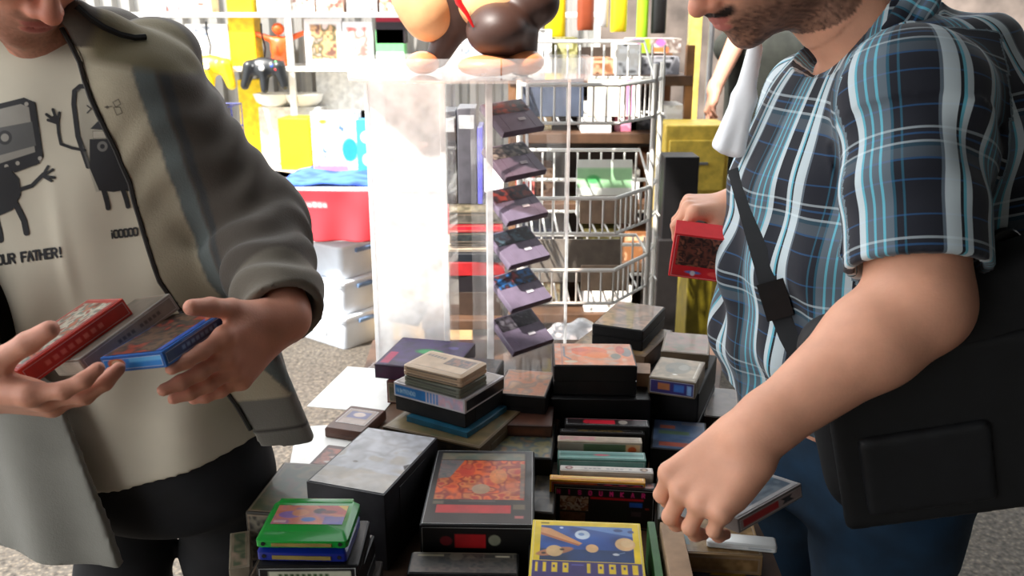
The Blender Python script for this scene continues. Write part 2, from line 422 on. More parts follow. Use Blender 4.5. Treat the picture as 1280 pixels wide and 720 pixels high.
# unseen awning cut to shade the near stalls; side sheet darkens the right
tarp = mat('tarp_cloth', (70, 72, 74), .8, var=.15, scale=3)
r = MB(); r.box((.9, -.86, 2.75), (6.2, 3.36, .03)).box((-1.2, .79, 2.68), (2.0, .06, .12)).box((1.875, 1.86, 2.75), (4.25, 2.1, .03)).box((-.22, 1.86, 2.68), (.06, 2.1, .12)); props(r.build('ceiling', tarp), kind='structure')
props(MB().box((3.98, 1.98, 1.36), (.04, 9.0, 2.72)).build('wall_right', mat('tarp_side', (84, 84, 84), .8, var=.1, scale=3)), kind='structure')  # unseen sheet added to keep the right side dark
props(MB().box((.9, -2.52, 1.36), (6.2, .04, 2.72)).build('wall_back', mat('tarp_back', (150, 146, 140), .8, var=.1, scale=3)), kind='structure')

M_white = mat('white_paint', (235, 233, 228), .45, var=.03)
M_wood = mat('stall_wood', (134, 92, 56), .6, var=.2, scale=12)
M_dwood = mat('dark_wood', (84, 58, 40), .6, var=.2, scale=14)
M_metal = mat('grey_metal', (150, 150, 152), .35, metal=.8, var=.05)
M_black = mat('black_plastic', (15, 14, 15), .42, var=.15, scale=60, spec=.3)
M_black_r = mat('black_rough', (20, 18, 18), .6, var=.2, scale=50, spec=.3)

def corrugated():
    m, N, K, P = nodes('corrugated_sheet')
    P.inputs['Base Color'].default_value = L4((170, 168, 165)); P.inputs['Roughness'].default_value = .5; P.inputs['Metallic'].default_value = .3
    return m
wv = MB(); x = -4.6
pts = []
while x < .45:
    pts += [(x, 5.42), (x + .035, 5.42), (x + .05, 5.38), (x + .085, 5.38)]; x += .1
wv.prism(pts + [(x, 5.45), (-4.6, 5.45)], 0, 1.95)
props(wv.build('wall_far', corrugated()), kind='structure')

# ================================================================== LEFT BACKGROUND STALL
def cubby(name, label, cat, u0, v0, u1, v1, Y, th, cols, group=None, z0=None, rz=0, art=None, m=None, bev=.004):
    """a small carton or case seen front-on at distance Y"""
    a = at(u0, v1, y=Y); b = at(u1, v0, y=Y); zb = a.z if z0 is None else z0
    w_, h_ = abs(b.x - a.x), b.z - zb
    t = thing(name, label, cat, ((a.x + b.x) / 2, Y + th / 2, zb), (0, 0, rz), group)
    MB().box((0, 0, h_ / 2), (w_, th, h_), bev=bev).build('carton', m or mat('card_%d_%d_%d' % cols, cols, .5), t)
    if art:
        c = Canvas(w_, h_, max(.004, w_ / 40), cols); art(c, w_, h_)
        link('printed_face', c.mesh('printed_face', (-w_ / 2, -th / 2, h_), (w_ / 2, -th / 2, h_), (-w_ / 2, -th / 2, 0), .0015), mat_col('print_far', .5, dirt=.1), t, True)
    return t

# trestle table of the stall
SY, SZ = 4.02, .79; ZT0 = .79
t = thing('market_table', 'long white market table behind a red banner at the far left stall', 'table', (-1.1, 4.36, 0))
MB().box((-.52, 0, SZ - .015), (3.16, .70, .03), bev=.005).build('tabletop', M_white, t)
for sx in (-1.9, 1.0):
    for sy in (-.28, .3): MB().tube([(sx, sy, 0), (sx, sy, SZ - .03)], .02, 10).build('leg', M_metal, t)
# shelf unit on the far side of that table
sh = thing('display_shelf', 'white shelf rack against the ribbed metal wall at the far left', 'shelf', (-1.2, 5.0, 0))
for z in (.30, ZT0, 1.305, 1.575, 1.86):
    MB().box((0, -.05, z - .012), (3.3, .42, .024), bev=.003).build('shelf_board', M_white, sh)
for sx in (-1.64, .05, 1.64):
    for sy in (-.24, .14): MB().box((sx, sy, .98), (.03, .03, 1.96)).build('upright', M_white, sh)
# red banner
a = at(330, 235, y=SY); 
def banner():
    c = Canvas(1.62, .235, .008, (214, 52, 62)); c.mottle([(200, 40, 52), (224, 66, 76)], .2, 3)
    for x in (.2, .78, 1.35):
        c.ell(x - .035, .075, .028, .03, (250, 235, 235)); [c.rect(x + q * .024, .055 + (q % 3) * .002, x + q * .024 + .017, .076, (255, 225, 225), .8) for q in range(9)]
    nx, ny = c.nx, c.ny; X = c.X; Y = c.Y
    P = np.stack([X - .81, -.012 - .014 * np.sin(X * 34 + Y * 3) * (Y / .235) - .008 * np.sin(X * 11 + 2), -Y], -1).reshape(-1, 3)
    i = np.arange(nx * ny).reshape(ny, nx); Q = np.stack([i[:-1, :-1], i[1:, :-1], i[1:, 1:], i[:-1, 1:]], -1).reshape(-1, 4)
    me = fast_mesh('banner', P, Q); set_col(me, c.C.reshape(-1, 4)); o = link('banner', me, mat_col('banner_cloth', .8, dirt=.08, scale=6), None, True)
    so_ = o.modifiers.new('thick', 'SOLIDIFY'); so_.thickness = .002
    o.location = (-1.02, SY - .045, SZ + .008)
    props(o, 'red cloth banner with white lettering hanging from the far stall table', 'banner')
banner()
# storage bins under the table
def clear_bin(z, i):
    labs = ['frosted plastic storage bin on the asphalt, lowest of the three', 'frosted plastic storage bin, middle of the stack of three', 'frosted plastic storage bin, topmost under the red banner']
    p = at(412, 444, z=0); t = thing('storage_bin', labs[i], 'bin', (p.x + .015, p.y + .26, z), (0, 0, math.radians(-38)), 'frosted storage bins under the far stall')
    mb = MB(); w_, d_, h_ = .36, .29, .168
    mb.rings([(0, w_ - .05, d_ - .05, .02), (.006, w_ - .04, d_ - .04, .025), (h_ * .85, w_ - .012, d_ - .012, .03), (h_ * .86, w_, d_, .03), (h_ * .93, w_, d_, .03)])
    mb.build('tub', mat('frosted_plastic', (228, 236, 246), .3, var=.04, scale=8), t, True)
    MB().rings([(h_ * .93, w_ + .008, d_ + .008, .03), (h_, w_ + .008, d_ + .008, .03), (h_ + .006, w_ - .03, d_ - .03, .02)]).build('lid', mat('bin_lid', (236, 242, 250), .3, var=.03), t, True)
    for s in (-1, 1): MB().box((s * (w_ / 2 + .006), 0, h_ * .82), (.014, .1, .02), bev=.004).build('clip', mat('bin_clip', (120, 150, 190), .4), t)
    if i == 0:
        MB().box((-.02, -d_ / 2 + .0065, .085), (.12, .002, .05)).build('paper_label', M_white, t)
for i in range(3): clear_bin(i * .176, i)
# card boxes beside the bins
for i, (z, h_, rz, lab) in enumerate(((0, .27, .1, 'tan cardboard box on the asphalt beside the frosted bins'), (.272, .25, .04, 'tan cardboard box stacked on another one under the red banner'))):
    p = at(505, 440, z=0); t = thing('cardboard_box', lab, 'box', (p.x + .10, p.y + .30, z), (0, 0, rz))
    MB().box((0, 0, h_ / 2), (.42, .34, h_), bev=.004).build('carton', mat('tan_card', (214, 178, 128), .8, var=.08, scale=9), t)
    MB().box((0, 0, h_ + .0005), (.05, .342, .001)).box((0, -.1708, h_ - .04), (.05, .001, .08)).build('packing_tape', mat('pack_tape', (186, 140, 84), .3), t)

# goods on the table and on the shelves
yel = (246, 208, 20)
ZT = SZ
cl = Canvas(.62, .42, .01, (54, 92, 190)); cl.mottle([(40, 70, 170), (74, 118, 214), (50, 86, 186)], .09, 5)
p = at(425, 215, z=ZT + .012)
g = cl.mesh('c', (-.31, .21, 0), (.31, .21, 0), (-.31, -.21, 0), 0)
co = np.zeros(len(g.vertices) * 3); g.vertices.foreach_get('co', co); co = co.reshape(-1, 3)
co[:, 2] = .012 + .03 * vnoise(co[:, 0] * 9 + 50, co[:, 1] * 9 + 50, 3); g.vertices.foreach_set('co', co.ravel())
o = link('folded_cloth', g, mat_col('blue_cloth', .9, dirt=.1), None, True); o.location = (p.x + .1, SY + .28, ZT + .002); sm = o.modifiers.new('thick', 'SOLIDIFY'); sm.thickness = .012
props(o, 'crumpled bright blue cloth lying on the far stall table', 'cloth')
rnd = random.Random(9)
mags = ['magazine with a grey cover lying flat near the yellow crate', 'thin magazine with a white cover on the edge of the far stall table',
        'black and tan magazine lying flat beside the blue cloth', 'dark magazine lying partly under the controller cables', 'small pale leaflet on the table front above the red banner']
for i, (u, v, cc) in enumerate(((330, 196, (150, 140, 134)), (352, 221, (224, 220, 216)), (405, 196, (70, 62, 58)), (372, 205, (52, 54, 66)), (335, 224, (196, 186, 176)))):
    p = at(u, v, z=ZT); t = thing('magazine', mags[i], 'magazine', (p.x, max(p.y, SY + .13), ZT + .001 + (i % 3) * .007), (0, 0, rnd.uniform(-.6, .6)), 'magazines on the far stall table')
    MB().box((0, 0, .003), (.21, .28, .006)).build('pages', M_white, t)
    c = Canvas(.21, .28, .008, cc); c.mottle([cc, (210, 190, 170), (60, 60, 80), cc], .05, i + 20).rect(.01, .02, .2, .05, (230, 225, 220))
    link('cover', c.mesh('cover', (-.105, .14, .006), (.105, .14, .006), (-.105, -.14, .006)), mat_col('print_far', .5, dirt=.1), t)

def pad_controller(name, label, loc, rot, col, s=1.0, btn=True, group='game controllers on the far stall', hang_=False):
    t = thing(name, label, 'game controller', loc, rot, group)
    f = U(); f.add(p_ell((0, 0, 0), (.06 * s, .035 * s, .018 * s))); 
    f.add(p_cap((-.05 * s, 0, 0), (-.068 * s, -.06 * s, -.012 * s), .024 * s, .015 * s), .015); f.add(p_cap((.05 * s, 0, 0), (.068 * s, -.06 * s, -.012 * s), .024 * s, .015 * s), .015)
    f.add(p_cap((0, -.01 * s, 0), (0, -.075 * s, -.012 * s), .02 * s, .013 * s), .015)
    me, _ = sdf_mesh('shell', f, (-.11 * s, -.1 * s, -.04 * s), (.11 * s, .06 * s, .04 * s), .004 * s)
    link('shell', me, mat('pad_%d_%d_%d' % col, col, .35, var=.05), t)
    MB().lathe([(.009 * s, 0), (.006 * s, .014 * s), (.010 * s, .017 * s), (.0, .02 * s)], (0, -.012 * s, .014 * s), 14).build('thumb_stick', mat('stick_grey', (170, 170, 170), .4), t, True)
    if btn:
        for (dx, dy, c) in ((.045, .012, (30, 160, 70)), (.058, 0, (240, 200, 30)), (.045, -.012, (210, 40, 40)), (.032, 0, (40, 80, 200))):
            MB().lathe([(.0055 * s, 0), (.0055 * s, .005 * s), (0, .007 * s)], (dx * s, dy * s, .014 * s), 12).build('button', mat('btn_%d_%d_%d' % c, c, .3), t, True)
    MB().box((-.045 * s, 0, .017 * s), (.024 * s, .008 * s, .005 * s)).box((-.045 * s, 0, .017 * s), (.008 * s, .024 * s, .005 * s)).build('direction_pad', M_black_r if col[0] > 100 else mat('stick_grey', (170, 170, 170), .4), t)
    if hang_: MB().tube([(0, .03 * s, 0), (.01, .06 * s, .02), (0, .16, .055), (0, .205, .068)], .005, 7).build('cable', M_black, t, True)
    return t
face = (math.radians(70), 0, 0)
# wire basket with controllers on the table
bp = at(315, 185, z=ZT); bx, by = bp.x, SY + .45
t = thing('wire_basket', 'blue wire basket on the far stall table holding controllers and cables', 'basket', (bx, by, ZT))
mb = MB(); W_, D_, H_ = .42, .28, .34
for z in (.01, .12, .23, H_): mb.tube([(-W_/2, -D_/2, z), (W_/2, -D_/2, z), (W_/2, D_/2, z), (-W_/2, D_/2, z)], .004, 6, closed=True)
mb.build('rim_wire', mat('blue_wire', (40, 50, 130), .4), t)
mb = MB()
for k in range(9):
    x = -W_/2 + W_ * k / 8
    mb.tube([(x, -D_/2, 0), (x, -D_/2, H_)], .003, 6).tube([(x, D_/2, 0), (x, D_/2, H_)], .003, 6).tube([(x, -D_/2, .01), (x, D_/2, .01)], .003, 6)
mb.build('upright_wire', mat('blue_wire', (40, 50, 130), .4), t)
pad_controller('game_controller', 'black controller with green yellow and red buttons on top of the blue wire basket', (at(330, 84, y=4.69)), face, (30, 32, 34), 1.5, hang_=True)
pad_controller('game_controller', 'yellow game controller hanging beside the hooded man\'s shoulder', at(262, 82, y=4.69), face, (245, 205, 30), 1.6, False, hang_=True)
pad_controller('game_controller', 'black game controller lying among cables at the foot of the blue basket', (bx - .02, by - .02, ZT + .07), (.4, .2, .5), (28, 28, 32), 1.3)
pad_controller('game_controller', 'dark navy game controller leaning in the blue wire basket', (bx + .1, by - .05, ZT + .12), (1.0, .2, -.5), (22, 26, 52), 1.3, False)
cb = MB(); rr = random.Random(3)
for k in range(7):
    x0 = bx + rr.uniform(-.15, .2); pts = [(x0 + .09 * math.sin(j * .9 + k), by - .16 + .05 * math.cos(j * 1.3 + k * 2), ZT + .012 + (.34 if k < 2 else .13) * abs(math.sin(j * .35 + k))) for j in range(14)]
    cb.tube(pts, .0065, 7)
props(cb.build('cable_bundle', M_black, None, True), 'tangle of black controller cables spilling from the blue wire basket', 'cable')

ys = 4.78
cubby('boxed_game', 'tall bright yellow box standing on the white shelf board left of the pictures', 'box', 288, -12, 314, 66, ys, .14, yel, z0=1.305)
cubby('boxed_game', 'yellow box behind the blue wire basket below the lower white shelf', 'box', 300, 100, 327, 146, 4.95, .12, yel, z0=ZT)
cubby('boxed_game', 'bright yellow crate on the table right of the blue wire basket', 'box', 351, 148, 389, 184, 4.5, .16, (244, 206, 10), z0=ZT, rz=-.15)
def art_pic(c, w_, h_):
    c.rect(0, 0, w_, h_, (240, 236, 232)).mottle([(120, 84, 70), (220, 170, 120), (90, 90, 60), (230, 200, 190)], .035, 11, w_*.15, h_*.12, w_*.85, h_*.85)
def art_pic2(c, w_, h_):
    c.rect(0, 0, w_, h_, (244, 242, 240)).mottle([(240, 225, 220), (216, 120, 110), (250, 240, 230)], .05, 14, w_*.15, h_*.12, w_*.85, h_*.85)
cubby('framed_picture', 'white framed picture with brown and olive figures on the lower white shelf', 'picture', 383, 23, 427, 80, ys, .03, (245, 243, 240), z0=1.305, art=art_pic)
cubby('framed_picture', 'white framed picture with a faint red design, right of the brown picture', 'picture', 429, 27, 465, 80, ys, .03, (246, 244, 242), z0=1.305, art=art_pic2)
cubby('white_carton', 'large plain white carton under the lower white shelf', 'box', 397, 90, 462, 137, 4.95, .2, (240, 240, 238), z0=1.0)
cubby('white_carton', 'wide white carton carrying the plain white one at the table back', 'box', 398, 137, 470, 175, 4.95, .24, (226, 228, 230), z0=ZT)
cubby('boxed_game', 'dark box with a red stripe on the shelf beside the figurine', 'box', 470, 18, 505, 36, ys, .15, (36, 24, 30), z0=1.422, art=lambda c, w_, h_: c.rect(0, 0, w_, h_*.25, (170, 20, 50)))
cubby('boxed_game', 'green box below the dark red-striped one on the white shelf', 'box', 470, 37, 504, 58, ys, .15, (120, 200, 130), z0=1.305, art=lambda c, w_, h_: c.rect(0, h_*.6, w_, h_, (225, 225, 220)))
for i, (u, cc) in enumerate(((212, (230, 234, 240)), (345, (238, 238, 236)), (383, (232, 232, 230)))):
    p = at(u, 134, y=4.9)
    t = thing('white_bowl', ['white bowl half hidden behind the hooded shoulder', 'white bowl right of the blue basket top', 'white bowl beside the plain white carton'][i], 'bowl', (p.x, 4.86, ZT + .3), group='white bowls at the far stall')
    MB().lathe([(.05, 0), (.09, .03), (.105, .07), (.1, .072), (.085, .035), (.045, .008)]).build('bowl_body', M_white, t, True)
    cubby('white_carton', ['pale carton under the leftmost white bowl', 'cream carton under the middle white bowl', 'grey-white carton under the rightmost white bowl'][i], 'box', u - 18, 134, u + 18, 188, 4.8, .16, [(214, 220, 226), (222, 214, 200), (206, 206, 204)][i], z0=ZT)
def art_mix(c, w_, h_):
    c.rect(0, 0, w_, h_, (250, 250, 250)).mottle([(250, 250, 250), (250, 250, 250), (180, 170, 175), (250, 250, 250), (90, 120, 160)], .03, 31)
    c.ell(w_*.8, h_*.6, .04, .06, (40, 150, 230)).rect(0, h_*.85, w_*.75, h_, (225, 130, 200)).ell(w_*.25, h_*.15, .02, .012, (240, 150, 40))
cubby('boxed_game', 'white printed box with blue and pink patches standing at the table\'s back', 'box', 392, 140, 447, 207, 4.45, .1, (250, 250, 250), z0=ZT, art=art_mix)
cubby('boxed_game', 'blue and white box with round pictures just left of the acrylic tower', 'box', 448, 150, 470, 218, 4.4, .1, (70, 160, 230), z0=ZT, art=lambda c, w_, h_: c.ell(w_*.5, h_*.3, .03, .03, (240, 240, 240)).ell(w_*.5, h_*.7, .025, .03, (230, 235, 245)))
# orange toy on the shelf
t = thing('toy_figure', 'orange winged toy figure lying on the lower white shelf', 'toy', (at(350, 60, y=4.8).x, 4.8, 1.305))
f = U().add(p_ell((0, 0, .09), (.05, .04, .06))).add(p_cap((0, 0, .12), (.13, 0, .17), .02, .012), .02).add(p_cap((0, 0, .12), (-.13, 0, .17), .02, .012), .02).add(p_ell((0, -.01, .19), (.032, .03, .03)), .015).add(p_cap((-.03, 0, .05), (-.035, 0, .012), .018, .014), .01).add(p_cap((.03, 0, .05), (.035, 0, .012), .018, .014), .01)
me, _ = sdf_mesh('toy_body', f, (-.17, -.06, -.01), (.17, .06, .24), .006); link('toy_body', me, mat('toy_orange', (236, 96, 34), .4), t)
# goods on the top shelf board (only their lower halves are in view) and on the lower board behind the shoulder
goods = [(182, 205, (236, 232, 228), 'small white carton at the left end of the top shelf'), (208, 236, (190, 200, 214), 'pale blue-grey box on the top shelf'),
         (240, 262, (232, 220, 210), 'cream box on the top shelf near the tall yellow box'), (322, 352, (228, 232, 232), 'white box on the top shelf right of the tall yellow box'),
         (356, 392, (206, 190, 176), 'beige patterned box on the top shelf above the orange toy'), (396, 428, (214, 172, 150), 'pinkish brown box on the top shelf above the brown picture'),
         (434, 470, (200, 206, 212), 'light grey box on the top shelf above the red design picture'), (475, 506, (222, 160, 130), 'salmon coloured box on the top shelf beside the figurine')]
for i, (u0, u1, cc, lab) in enumerate(goods):
    cubby('boxed_game', lab, 'box', u0, -25 + (i * 7) % 18, u1, 16, ys, .13, cc, z0=1.575, art=(lambda k, cc: (lambda c, w_, h_: c.mottle([cc, (250, 245, 240), cc, (150, 90, 80)], .03, k + 40)))(i, cc), group='boxes on the top shelf of the far stall')
goods = [(188, 232, 38, (170, 190, 220), 'pale blue box with grey print on the lower shelf behind the hooded shoulder'), (236, 284, 30, (250, 250, 250), 'large white box left of the tall yellow box on the lower shelf'),
         (540, 576, 30, (240, 225, 215), 'cream box on the lower shelf seen behind the figurine'), (578, 612, 45, (222, 216, 220), 'lilac grey box on the lower shelf seen behind the figurine')]
for i, (u0, u1, v0, cc, lab) in enumerate(goods):
    cubby('boxed_game', lab, 'box', u0, v0, u1, 82, ys, .13, cc, z0=1.305, art=(lambda k, cc: (lambda c, w_, h_: c.mottle([cc, cc, (250, 248, 246), (130, 140, 160)], .04, k + 60)))(i, cc), group='boxes on the lower shelf of the far stall')

# ================================================================== RIGHT BACKGROUND STALL
YB = 3.55
t = thing('wooden_shelving', 'brown wooden shelving unit behind the white wire baskets', 'shelf', (.35, YB + .3, 0))
zs = [at(760, v, y=YB).z for v in (395, 330, 256, 168, 95)]
for z in zs: MB().box((0, 0, z - .02), (.72, .55, .04), bev=.003).build('shelf_board', M_dwood, t)
for sx in (-.35, .35):
    for sy in (-.25, .25): MB().box((sx, sy, .72), (.03, .04, 1.44)).build('post', M_wood, t)
MB().box((0, .262, .72), (.70, .012, 1.40)).build('back_panel', mat('shelf_back', (70, 56, 46), .7, var=.25, scale=8), t)  # dark backing added to darken the view behind the baskets
rr = random.Random(21)
shade = {'white': (238, 234, 228), 'brown': (140, 92, 58), 'black': (24, 22, 24), 'green': (110, 190, 110), 'grey': (130, 130, 136), 'red': (190, 52, 40), 'tan': (206, 170, 120), 'pink': (226, 120, 150), 'navy': (34, 40, 70), 'olive': (120, 116, 60)}
lay = [ # u0,u1,height px,colour,shelf index
 (645, 690, 58, 'white', 4), (692, 722, 48, 'olive', 4), (728, 768, 22, 'brown', 4), (770, 800, 40, 'white', 4), (802, 850, 24, 'grey', 4),
 (642, 690, 52, 'tan', 3), (726, 765, 42, 'white', 3), (768, 790, 48, 'pink', 3), (795, 822, 40, 'black', 3), (826, 858, 36, 'white', 3),
 (642, 668, 40, 'red', 2), (670, 692, 46, 'brown', 2), (724, 770, 34, 'green', 2), (772, 800, 44, 'white', 2), (803, 824, 64, 'brown', 2), (828, 872, 62, 'black', 2),
 (642, 690, 44, 'navy', 1), (728, 775, 44, 'olive', 1), (780, 815, 40, 'brown', 1), (822, 868, 46, 'black', 1),
 (640, 700, 40, 'tan', 0), (730, 790, 38, 'white', 0), (800, 850, 42, 'black', 0)]
names = ['top', 'second', 'middle', 'fourth', 'lowest']
for i, (u0, u1, hp, cn, si) in enumerate(lay):
    z0 = zs[si]; a = at(u0, 200, y=YB); b = at(u1, 200, y=YB); h_ = hp * (YB / FPX)
    aa = (lambda k, cc: (lambda c, w_, h2: c.mottle([cc, cc, tuple(min(255, q + 70) for q in cc), tuple(q // 2 for q in cc)], .035, k + 90).rect(w_*.1, h2*.15, w_*.8, h2*.3, tuple(min(255, q + 90) for q in cc))))(i, shade[cn])
    vb = 360 - FPX * ((YB * ST + (z0 - EYE) * CT) / (YB * CT - (z0 - EYE) * ST))
    side = 'behind the acrylic tower' if u1 < 700 else ('seen through the white wire baskets' if u1 < 812 else 'right of the white wire baskets')
    cubby('storage_box', '%s box on the %s board of the wooden shelving, %s' % (cn if cn != 'navy' else 'navy blue', names[4 - si], side), 'box', u0, vb - hp, u1, vb, YB + .06 + .05 * (i % 3), .22, shade[cn], z0=z0, art=aa, group='boxes on the wooden shelving')
# hanging bags and sheets above it, on a rail
t = thing('hanging_rail', 'metal rail with posts above the wooden shelving', 'rail', (.33, YB + .75, 0))
MB().tube([(-.19, 0, 1.95), (.6, 0, 1.95)], .012, 10).build('rail_bar', M_metal, t)
for sx in (-.19, .6): MB().tube([(sx, 0, 0), (sx, 0, 1.95)], .014, 10).build('post', M_metal, t)
def hang(label, name, cat, u0, v0, u1, v1, cc, Y=YB + .7, art=None):
    a = at(u0, v1, y=Y); b = at(u1, 0, y=Y); w_ = b.x - a.x; zb = a.z; ztop = 1.90; h_ = ztop - zb
    t = thing(name, label, cat, ((a.x + b.x) / 2, Y + .05, zb), group='goods hanging from the rail')
    mb = MB().rings([(0, w_ * .95, .05, .02), (.02, w_, .07, .03), (h_ * .8, w_, .05, .02), (h_ - .005, w_ * .5, .012, .005), (h_, w_ * .45, .01, .004)])
    mb.build('pouch', mat('hang_%d_%d_%d' % cc, cc, .45, var=.08, scale=9), t, True)
    MB().tube([(0, -.0, h_), (0, -.0, h_ + .05)], .006, 8).build('loop', M_black_r, t)
hang('bright yellow bag hanging behind the figurine\'s brown side', 'hanging_bag', 'bag', 682, 0, 708, 48, (246, 214, 20))
hang('red-brown bag hanging left of the lime green one', 'hanging_bag', 'bag', 722, 0, 744, 38, (150, 70, 40))
hang('yellow bag hanging above the white wire baskets', 'hanging_bag', 'bag', 764, 0, 786, 40, (236, 206, 30))
hang('lime green bag hanging beside the black cloth', 'hanging_bag', 'bag', 796, 0, 813, 72, (160, 210, 40))
hang('white bag hanging between the two yellow bags', 'hanging_bag', 'bag', 746, 0, 762, 34, (226, 222, 220))
hang('black cloth bag hanging at the right end of the rail', 'hanging_bag', 'bag', 815, 0, 836, 42, (22, 22, 22))
# colourful box shelf top
cubby('boxed_game', 'pink and green printed box lying on the top board of the wooden shelving', 'box', 786, 48, 852, 74, YB + .25, .2, (190, 180, 170), z0=zs[4] + .0 + 24 * (YB / FPX) + .002,
      art=lambda c, w_, h_: c.mottle([(190, 180, 170), (120, 100, 90), (230, 225, 220)], .03, 5).ell(w_*.12, h_*.4, .02, .03, (230, 110, 180)).rect(w_*.22, 0, w_*.4, h_, (160, 210, 40)).ell(w_*.6, h_*.3, .02, .015, (230, 110, 180)).rect(w_*.45, h_*.6, w_*.75, h_*.95, (240, 120, 60)))
# yellow drawer unit and pole
t = thing('drawer_unit', 'mustard yellow drawer unit standing right of the white wire baskets', 'cabinet', (at(862, 250, y=3.4).x, 3.43, 0))
MB().box((0, 0, .58), (.24, .22, 1.16), bev=.006).build('cabinet_body', mat('mustard', (214, 182, 74), .5), t)
for k in range(5):
    d_ = MB().box((0, -.115, .13 + k * .22), (.21, .012, .19), bev=.004).build('drawer', mat('mustard_dark', (120, 92, 48), .5) if k % 2 else mat('mustard', (214, 182, 74), .5), t)
    MB().tube([(-.04, -.13, .14 + k * .22), (.04, -.13, .14 + k * .22)], .006, 8).build('handle', M_metal, d_)
t = thing('yellow_pole', 'thin yellow pole rising behind the drawer unit', 'pole', (at(866, 100, y=4.45).x, 4.47, 0))
MB().box((0, 0, .8), (.06, .05, 1.6), bev=.004).build('shaft', mat('pole_yellow', (240, 214, 110), .5), t)
MB().box((0, 0, .005), (.16, .16, .01), bev=.003).build('foot_plate', M_metal, t)
cubby('storage_box', 'black bag-like case hanging low right of the white wire baskets', 'box', 826, 196, 875, 300, 3.0, .12, (20, 18, 20), z0=.62)
cubby('storage_crate', 'black crate carrying the tall black case behind the market table', 'crate', 818, 300, 880, 400, 2.98, .2, (30, 26, 26), z0=0)
cubby('plastic_crate', 'dull yellow plastic crate behind the brown topped boxes', 'crate', 856, 342, 892, 412, 2.6, .16, (120, 106, 22), z0=0)
props(MB().box((5.2, 11.5, 1.4), (9.0, .1, 2.8)).build('wall_end', mat('far_canvas', (112, 100, 92), .9, var=.25, scale=2.5)), kind='structure')
# concrete pillar strip and pale wall at far right
props(MB().box((4.9, 7.4, 1.5), (.5, .5, 3.0), bev=.01).build('trim_1', mat('concrete', (176, 174, 170), .8, var=.08, scale=5)), kind='structure')
# ================================================================== SALES TABLE
TZ = .78
t = thing('sales_table', 'wooden sales table under the heaps of game boxes in the foreground', 'table', (.02, 1.32, 0))
mb = MB(); mb.prism([(-.41, -.70), (.33, -.70), (.36, -.2), (.36, .2), (.50, .72), (-.36, .72), (-.335, .15), (-.335, -.2), (-.41, -.27)], TZ - .03, TZ); mb.build('tabletop', M_dwood, t)
for x, y in ((-.35, -.62), (.30, -.62), (.44, .64), (-.30, .64)):
    MB().box((x, y, (TZ - .03) / 2), (.05, .05, TZ - .03), bev=.004).build('leg', M_wood, t)
# paper sheets covering its left edge
for i, (u, v, w_, d_, rz, lab) in enumerate(((455, 486, .16, .22, -.2, 'white paper sheet on the table edge beside the purple box'), (412, 556, .13, .16, .15, 'white paper sheet under the two small brown cartridges'))):
    p = at(u, v, z=TZ); o = MB().box((0, 0, .0015), (w_, d_, .001)).build('paper_sheet', M_white, None, loc=(p.x, p.y, TZ - .0005 + i * .0012), rot=(0, 0, rz)); props(o, lab, 'paper')

PR = mat_col('print', .42, spec=.4, dirt=.35, scale=35, coat=.15)
PRW = mat_col('print_worn', .5, spec=.4, dirt=.55, scale=26, bump=.15)
def pose(FL, FR, z, d):
    """world pose of a flat box from where its top front edge runs at height z"""
    a, b = at(*FL, z=z), at(*FR, z=z); w_ = (b - a).length; yaw = math.atan2(b.y - a.y, b.x - a.x)
    c = (a + b) / 2 + Vector((-math.sin(yaw), math.cos(yaw), 0)) * d / 2
    return c, w_, yaw
def face_art(parent, size, side, cv, m=None, name='cover_art', inset=.003):
    w, d, h = size; i = inset
    if side == 'top': q = (-w/2+i, d/2-i, h), (w/2-i, d/2-i, h), (-w/2+i, -d/2+i, h)
    elif side == 'front': q = (-w/2+i, -d/2, h-i), (w/2-i, -d/2, h-i), (-w/2+i, -d/2, i)
    elif side == 'left': q = (-w/2, d/2-i, h-i), (-w/2, -d/2+i, h-i), (-w/2, d/2-i, i)
    elif side == 'right': q = (w/2, -d/2+i, h-i), (w/2, d/2-i, h-i), (w/2, -d/2+i, i)
    return link(name, cv.mesh(name, *q, .0007), m or PR, parent, True)
def gbox(name, label, cat, size, loc, rot, m, group=None, arts=(), style='case', res=.0016):
    """style 'case' two moulded shells with a seam, 'carton' card box with tuck flaps, 'tray' open black tray with a sleeve"""
    w, d, h = size
    t = thing(name, label, cat, loc, rot, group)
    if style == 'case':
        r = .003; g = .0012
        MB().rings([(0, w-.003, d-.003, r), (.0015, w, d, r), (h*.47, w, d, r), (h*.475, w-g*2, d-g*2, r), (h*.525, w-g*2, d-g*2, r), (h*.53, w, d, r), (h-.0015, w, d, r), (h, w-.003, d-.003, r)]).build('case_shell', m, t, True)
        MB().box((0, d/2, h*.5), (w*.22, .003, h*.35), bev=.001).build('latch', m, t)
    else:
        MB().rings([(0, w-.001, d-.001, .0008), (.0006, w, d, .0012), (h-.0006, w, d, .0012), (h, w-.001, d-.001, .0008)]).build('carton', m, t, True)
        MB().box((0, -d/2, h-.0006), (w*.985, .0012, .0012)).box((w/2, 0, h*.5), (.0012, d*.5, h*.8), bev=.0004).build('tuck_flap', m, t)
    for side, fn in arts:
        W, Hh = {'top': (w, d), 'front': (w, h), 'left': (d, h), 'right': (d, h)}[side]
        c = Canvas(W-.006, Hh-.006 if Hh > .012 else Hh*.6, res); fn(c, c.w, c.h); face_art(t, size, side, c, inset=.003)
    return t
def px_box(name, label, cat, FL, FR, z, d, h, m, group=None, arts=(), style='case', res=.0016, dyaw=0, w=None):
    c, w_, yaw = pose(FL, FR, z, d); w_ = w or w_
    return gbox(name, label, cat, (w_, d, h), (c.x, c.y, z - h), (0, 0, yaw + dyaw), m, group, arts, style, res)

